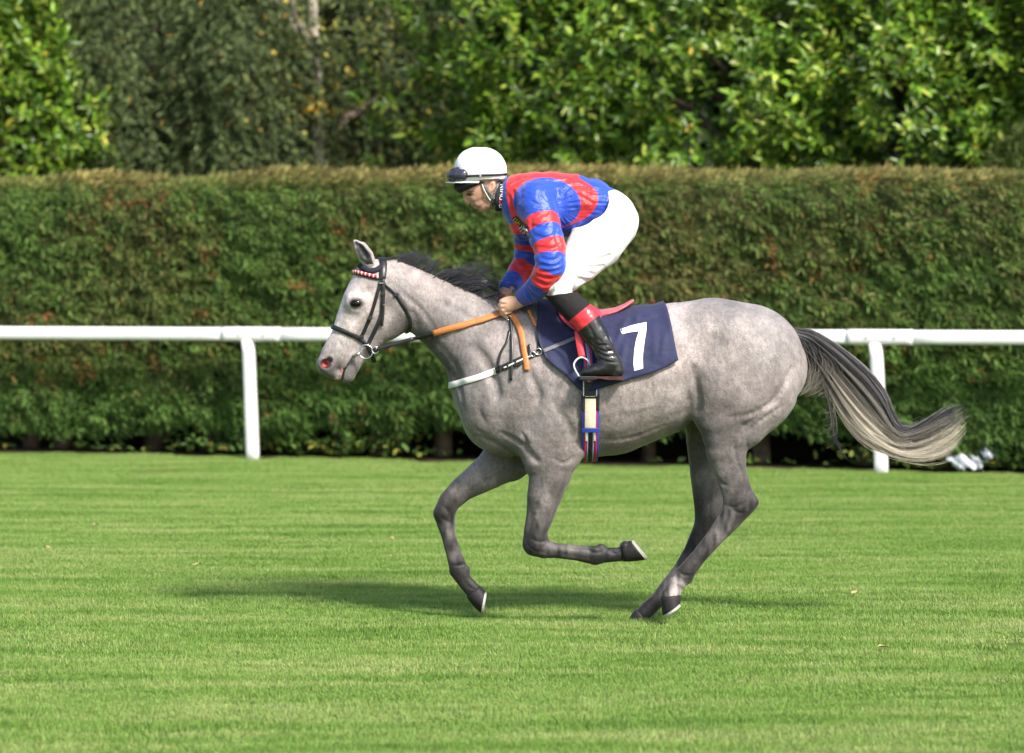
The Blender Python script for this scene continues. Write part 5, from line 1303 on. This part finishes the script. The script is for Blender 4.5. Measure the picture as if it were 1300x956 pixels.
def make_breeches():
    f = SDF((P(672, 0)[0], -.37, P(0, 396)[2]), (P(818, 0)[0], .37, P(0, 228)[2]), .0046)
    f.add([C(760, 264, 22, 0, .150), C(772, 272, 32, 0, .166), C(774, 281, 36.5, 0, .175)], .03)
    for sg in (list, mir): f.add(sg(THIGH_N), .03)
    f.dent([P(800, 260, 0), P(812, 285, 0), P(800, 312, 0)], .02, .03)                     # seat
    fl = []
    for q in (((722, 350), (714, 362), (704, 376)), ((730, 352), (722, 364), (712, 378)), ((740, 350), (733, 360), (726, 372)), ((714, 342), (706, 352), (698, 366)), ((745, 332), (762, 330), (776, 325)), ((733, 318), (755, 316), (778, 308)),
              ((728, 336), (745, 340), (765, 338)), ((722, 306), (742, 302), (764, 292)), ((702, 368), (696, 374), (690, 379)), ((770, 248), (785, 254), (800, 264)), ((758, 288), (780, 292), (804, 288)), ((755, 348), (742, 346), (728, 340)),
              ((745, 300), (760, 282), (772, 258)), ((735, 310), (752, 290), (764, 268)), ((750, 356), (740, 356), (730, 352)), ((790, 262), (800, 280), (800, 300))): fl.append((list(q), .014, .012))
    f.folds(fl)
    # waist opening follows the hem of the silks
    f.cut([C(690, 258, 38, 0, .9), C(728, 256, 34, 0, .9), C(746, 254, 26, 0, .9)], .004)
    a, b = np.array(P(690, 377.5, -.28)), np.array(P(738, 371.5, -.28)); d = b-a; f.plane(a, (d[2], 0, -d[0]) if d[0]*-1 < 0 else (-d[2], 0, d[0]))
    V, Q = f.mesh(1); N = vnormals(V, Q); V = V+N*(.0014*vnoise(V*38, 3)+.0016*vnoise(V*17, 4))[:, None]
    m = mat('white_breeches', (.70, .70, .70), .6, .3, bump=(26, .7, .009), sheen=.1)
    mesh_np('breeches', V, Q, m, smooth=True, parent=person)
    # thin cuffs of the breeches tucked into the boot
    return V, Q
make_breeches()

boot_m = mat('boot_leather', attr=True, rough=.24, spec=.6, bump=(45, .25, .003)); sock_m = mat('boot_stretch_top', attr=True, rough=.85, spec=.2, bump=(80, .3, .002))
def make_boots():
    blk = np.array((.012, .012, .013)); red = np.array((.60, .03, .045)); sock = np.array((.018, .016, .017))
    for sg in (list, mir):
        f = SDF((P(688, 0)[0], -.45, P(0, 486)[2]), (P(800, 0)[0], -.22, P(0, 362)[2]), .0042) if sg is list else SDF((P(688, 0)[0], .22, P(0, 486)[2]), (P(800, 0)[0], .45, P(0, 362)[2]), .0042)
        f.add(sg(SHIN_N), .012); f.add(sg(FOOT_N), .014)
        f.add(sg([C(783, 471, 9, -.353, .036), C(781, 474, 8, -.353, .034)]), .006)
        if sg is list: f.folds([([(750, 430), (758, 438), (772, 438)], .008, .005), ([(754, 438), (766, 446), (780, 445)], .010, .005), ([(757, 446), (768, 452), (784, 452)], .010, .005), ([(759, 454), (770, 459), (784, 460)], .006, .005), ([(745, 410), (752, 422), (757, 436)], .004, .007), ([(762, 412), (770, 428), (776, 440)], -.004, .006)])
        for (x0, y0, x1, y1, am) in ((752, 432, 768, 440, .002), (756, 439, 776, 446, .006), (757, 447, 780, 451, .006), (760, 455, 782, 457, .004), (750, 424, 764, 434, .003)):
            f.dent(sg([P(x0, y0, -.39), P((x0+x1)/2, (y0+y1)/2-2, -.40), P(x1, y1, -.39)]), am, .006)
        # flat sole, open top
        z = P(0, 478.2, -.35)[2]; f.plane((0, 0, z), (0, 0, -1))
        a, b = np.array(P(697, 375, -.28)), np.array(P(735, 370, -.28)); d = b-a; f.plane(a, (-d[2], 0, d[0]))
        V, Q = f.mesh(1); N = vnormals(V, Q); px, py = to_px(V if sg is list else V*np.array([1, -1, 1]))
        V = V+N*(.0013*vnoise(V*45, 3))[:, None]
        # the shaft runs along (0.62, 0.78): collar bands at right angles to it
        t = (px-728)*.62+(py-391)*.78; u = -(px-728)*.78+(py-391)*.62
        c = np.tile(blk, (len(V), 1)); k1 = np.clip(.5-(t-27)*.9, 0, 1)[:, None]; c = c*(1-k1)+red*k1; k2 = np.clip(.5-(t-9.5)*.9, 0, 1)[:, None]; c = c*(1-k2)+sock*k2
        o = mesh_np('boot', V, Q, boot_m, c, True, person); o.data.materials.append(sock_m)
        o.data.polygons.foreach_set('material_index', (t[Q].mean(1) < 9.5).astype(np.int32))
        # sole and heel
        mb = MB(); xs = [(735.5, .028), (740, .038), (750, .042), (762, .036), (772, .031), (784, .034), (792, .027)]; vs = []; fs = []
        s = 1 if sg is list else -1
        for (x, hw) in xs:
            for yy in (-.353-hw, -.353+hw):
                for dz in (477.6, 482 if x > 770 else 480.2): q = P(x, dz, -.353); vs.append((q[0], yy*s, q[2]))
        for i in range(len(xs)-1):
            A = i*4; B = A+4; fs += [(A, B, B+1, A+1), (A+2, A+3, B+3, B+2), (A, A+2, B+2, B), (A+1, B+1, B+3, A+3)]
        fs += [(0, 1, 3, 2), (len(vs)-4, len(vs)-2, len(vs)-1, len(vs)-3)]
        mb.add(vs, fs); mb.build('sole', mat('red_sole', (.05, .012, .011), .5), o)
make_boots()

# ------------------------------------------------------------------ helmet, goggles, neck warmer
def make_helmet():
    f = SDF((P(566, 0)[0], -.15, P(0, 246)[2]), (P(654, 0)[0], .15, P(0, 178)[2]), .004)
    f.add([C(604, 216, 27.5, 0, .104), C(616, 217, 27.5, 0, .106)], .03)
    f.add([C(605, 213, 25, 0, .098), C(613, 213.5, 26, 0, .10)], .02)
    a, b = np.array(P(568, 232)), np.array(P(648, 226.5)); d = b-a; f.plane(a, (d[2], 0, -d[0]))
    for x0 in (597, 622): f.dent([P(x0, 188, -.02), P(x0-4, 205, -.08), P(x0-4, 225, -.11)], .0012, .006)
    V, Q = f.mesh(1); V = V+vnormals(V, Q)*(.0008*vnoise(V*40, 5))[:, None]
    white = mat('white_silk_cap', (.82, .82, .82), .45, .4, sheen=.1, bump=(30, .12, .004))
    hel = mesh_np('helmet', V, Q, white, smooth=True, parent=person)
    hb = BVHTree.FromPolygons(V.tolist(), Q.tolist())
    # peak
    mb = MB(); vs = []; fs = []; n = 17
    for i in range(n):
        a = -1.75+3.5*i/(n-1); ca, sa = math.cos(a), math.sin(a); R1 = 1.0+.44*max(.02, math.cos(a*.88))**.8
        for rr, h in ((1.0, .004), (1.0, -.004), (R1, -.001), (R1, .003)):
            cx = P(604, 0)[0]-ca*S(26.5)*rr - (0.004 if rr > 1 else 0); yy = sa*.098*(1 if rr == 1 else 1.04); zz = P(0, 230.2+(1.6 if rr > 1 else 0))[2]+h-.004*abs(sa)
            vs.append((cx, yy, zz))
    for i in range(n-1):
        for k in range(4): fs.append((i*4+k, i*4+(k+1) % 4, (i+1)*4+(k+1) % 4, (i+1)*4+k))
    fs += [(0, 1, 2, 3), tuple((n-1)*4+k for k in (3, 2, 1, 0))]
    mb.add(vs, fs); mb.build('peak', white, hel, True, 0)
    # lower rim over the ears
    strap('rim', [(611, 231.5), (620, 230), (628, 228.5), (636, 226.5), (642, 224)], 4.5, white, hel, hb, .003)
    # black band showing below the peak
    f = SDF((P(570, 0)[0], -.12, P(0, 252)[2]), (P(616, 0)[0], .12, P(0, 226)[2]), .004)
    f.add([C(580.5, 236.5, 5, 0, .035), C(584, 239.5, 5.6, 0, .055), C(592, 237.5, 5.4, 0, .080), C(602, 234.5, 4.2, 0, .086), C(613, 231.5, 3, 0, .084)], .008); f.plane(P(0, 230.5), (0, 0, 1))
    V, Q = f.mesh(1); mesh_np('headband', V, Q, mat('black_stretch', (.010, .010, .012), .8), smooth=True, parent=person)
    # goggles pushed up on the helmet: two smoked lenses, frame and elastic
    root_m = mat('goggle_frame', (.05, .045, .05), .4); lens = mat('smoked_lens', (.03, .03, .05), .06, .7, coat=.3)
    gv = []; ang = []
    strap_o = strap('goggle_strap', [(592, 223.5), (604, 222.8), (617, 222.2), (630, 221.8), (642.5, 221)], 2.8, mat('black_elastic', (.02, .02, .025), .7), hel, hb, .004, mirror=True)
    mb = MB(); mb.box(drape(610, 222.5, hb, .008), (S(2), .003, S(3.4))); mb.build('strap_slider', metal_m, hel)
    mb = MB(); mb.box((P(643.2, 0)[0], 0, P(0, 221.2)[2]), (.006, .12, S(2.8))); mb.build('goggle_strap', mat('black_elastic_back', (.02, .02, .025), .7), hel, bevel=.001)
    for s in (-1, 1):
        fr = SDF((P(562, 0)[0], -.13, P(0, 236)[2]), (P(602, 0)[0], .13, P(0, 206)[2]), .0035)
        ch = [C(574.5, 223, 7.8, -.040, .026), C(581, 221.8, 8.8, -.062, .030), C(587.5, 222.3, 7.2, -.080, .020)]; ch = ch if s < 0 else mir(ch)
        fr.add(ch, .01)
        V, Q = fr.mesh(1); go = mesh_np('goggle_lens', V, Q, lens, smooth=True, parent=hel)
        rim = [(568.5, 225), (571, 217.5), (577.5, 213.4), (585, 214), (591.5, 218), (593, 224), (588.5, 229), (580, 231), (572, 230), (568.5, 225)]
        gb = BVHTree.FromPolygons(V.tolist(), Q.tolist()) if s < 0 else gb
        pts = []
        for q in catmull(rim, 4):
            h = drape(q[0], q[1], gb, .001); pts.append(Vector(h) if h is not None else Vector(P(q[0], q[1], -.06)))
        if s > 0: pts = [Vector((q.x, -q.y, q.z)) for q in pts]
        mb = MB(); mb.tube(pts, .0035, 6, cap=False); mb.build('goggle_rim', root_m, go, True)
    # chin harness: patterned strap behind and below the ear
    har = mat('grey_patterned_strap', (.11, .105, .10), .7, noise=(160, 1.0, 1))
    strap('chin_strap', [(612, 231.5), (616, 238), (620, 245), (624.5, 252), (626.5, 259)], 5.5, har, hel, BB, .004, mirror=True)
    strap('chin_strap', [(633, 229), (631, 237), (628.5, 245), (626, 253)], 4.2, har, hel, BB, .006, mirror=True)
    strap('chin_strap', [(612, 234), (614, 240), (618, 247), (623, 254)], 1.5, white_web, hel, BB, .008)
    # neck warmer with lettering
    f = SDF((P(618, 0)[0], -.12, P(0, 278)[2]), (P(662, 0)[0], .12, P(0, 222)[2]), .004)
    f.add([C(652, 254, 19, 0, .082), C(637, 249, 18, 0, .074), C(634, 252, 16.5, 0, .071)], .02); f.plane(P(628.5, 0), (-1, 0, 0))
    for k in range(3): f.dent([P(632+2*k, 238, -.07), P(634+2*k, 262, -.07)], .002, .004)
    V, Q = f.mesh(1); nw = mesh_np('neck_warmer', V, Q, mat('black_neck_warmer', (.012, .012, .018), .75), smooth=True, parent=person)
    nb = BVHTree.FromPolygons(V.tolist(), Q.tolist())
    glyph = {'G': [[(1, .8), (.7, 1), (.25, 1), (0, .75), (0, .25), (.25, 0), (.75, 0), (1, .25), (1, .5), (.55, .5)]], 'O': [[(.3, 1), (.7, 1), (1, .7), (1, .3), (.7, 0), (.3, 0), (0, .3), (0, .7), (.3, 1)]],
             'D': [[(0, 0), (0, 1), (.6, 1), (1, .7), (1, .3), (.6, 0), (0, 0)]], 'W': [[(0, 1), (.25, 0), (.5, .7), (.75, 0), (1, 1)]], 'I': [[(.5, 0), (.5, 1)]], 'N': [[(0, 0), (0, 1), (1, 0), (1, 1)]]}
    wh = mat('white_lettering', (.8, .8, .8), .6); rd = mat('red_lettering', (.6, .05, .08), .6)
    x0, y0 = 638.4, 263.2; dirx = (.06, -1.0)                       # reads upwards along the collar
    pos = 0
    for chq in 'GODWIN':
        wch = {'I': 1.6, 'W': 5.2}.get(chq, 3.8)
        for st in glyph[chq]:
            pts = []
            for u, v in st:
                a = pos+u*wch; bpx = x0+dirx[0]*a-4.6*v*1.0; bpy_ = y0+dirx[1]*a-.28*v
                h = drape(bpx, bpy_, nb, .0025)
                if h is None: h = np.array(P(bpx, bpy_, -.08))
                pts.append(Vector(h))
            mb = MB(); mb.tube(pts, .0024, 5); mb.build('letter', rd if (chq == 'O') else wh, nw)
        pos += wch+1.15
make_helmet()
# sponsor patch on the chest
pt = MB(); g = [[None]*5 for _ in range(5)]
quad = [(650.5, 277), (656, 273.5), (672.5, 289), (667, 297)]
vs = []; 
for i in range(6):
    for j in range(5):
        u, v = i/5, j/4; x = (quad[0][0]*(1-v)+quad[1][0]*v)*(1-u)+(quad[3][0]*(1-v)+quad[2][0]*v)*u; y = (quad[0][1]*(1-v)+quad[1][1]*v)*(1-u)+(quad[3][1]*(1-v)+quad[2][1]*v)*u
        h = drape(x, y, JB, .004); vs.append(h if h is not None else P(x, y, -.15))
pt.add(vs, [(i*5+j, (i+1)*5+j, (i+1)*5+j+1, i*5+j+1) for i in range(5) for j in range(4)])
patch = pt.build('sponsor_patch', mat('black_patch', (.012, .012, .014), .6), person, True)
for nm, colr, segs in (('yellow_lettering', (.62, .36, .05), [((652.5, 279.5), (656.5, 276.5)), ((654.5, 282), (658.5, 278)), ((656.5, 284), (660.5, 280)), ((654, 281), (660, 282.5)), ((658.5, 286), (662, 282.5))]),
                       ('white_lettering', (.7, .7, .68), [((659, 291), (664, 286.5)), ((661, 293.5), (666, 288.5)), ((664, 295.5), (668, 290)), ((666, 296), (670, 291)), ((662, 288), (667, 293)), ((666, 289.5), (671, 293))])):
    mb = MB()
    for a, b in segs:
        q = [drape(a[0]*(1-f)+b[0]*f, a[1]*(1-f)+b[1]*f, JB, .0065) for f in (0, .5, 1)]; q = [Vector(t) for t in q if t is not None]
        if len(q) > 1: mb.tube(q, .0024, 5)
    if mb.v: mb.build(nm, mat(nm, colr, .6), patch)

# ------------------------------------------------------------------ whip
whip = empty('riding_whip', P(612, 357, .06)); tag(whip, 'short black riding whip with a pale collar held beside the mane', 'whip')
mb = MB(); mb.tube([P(606, 351, .05), P(614, 357.5, .055), P(640, 377, .07), P(690, 414, .27), P(735, 446, .37)], [.010, .011, .009, .007, .004], 10); mb.build('shaft', leather, whip, True)
mb = MB(); mb.tube([P(604, 349.5, .05), P(606, 351, .05), P(609, 353.4, .053)], [.010, .0145, .012], 10); mb.build('knob', leather, whip, True)
mb = MB(); mb.tube([P(611.5, 355.4, .0545), P(616.5, 359.5, .056)], [.0155, .0165], 12); mb.build('collar', mat('ivory_collar', (.75, .72, .6), .4), whip, True)
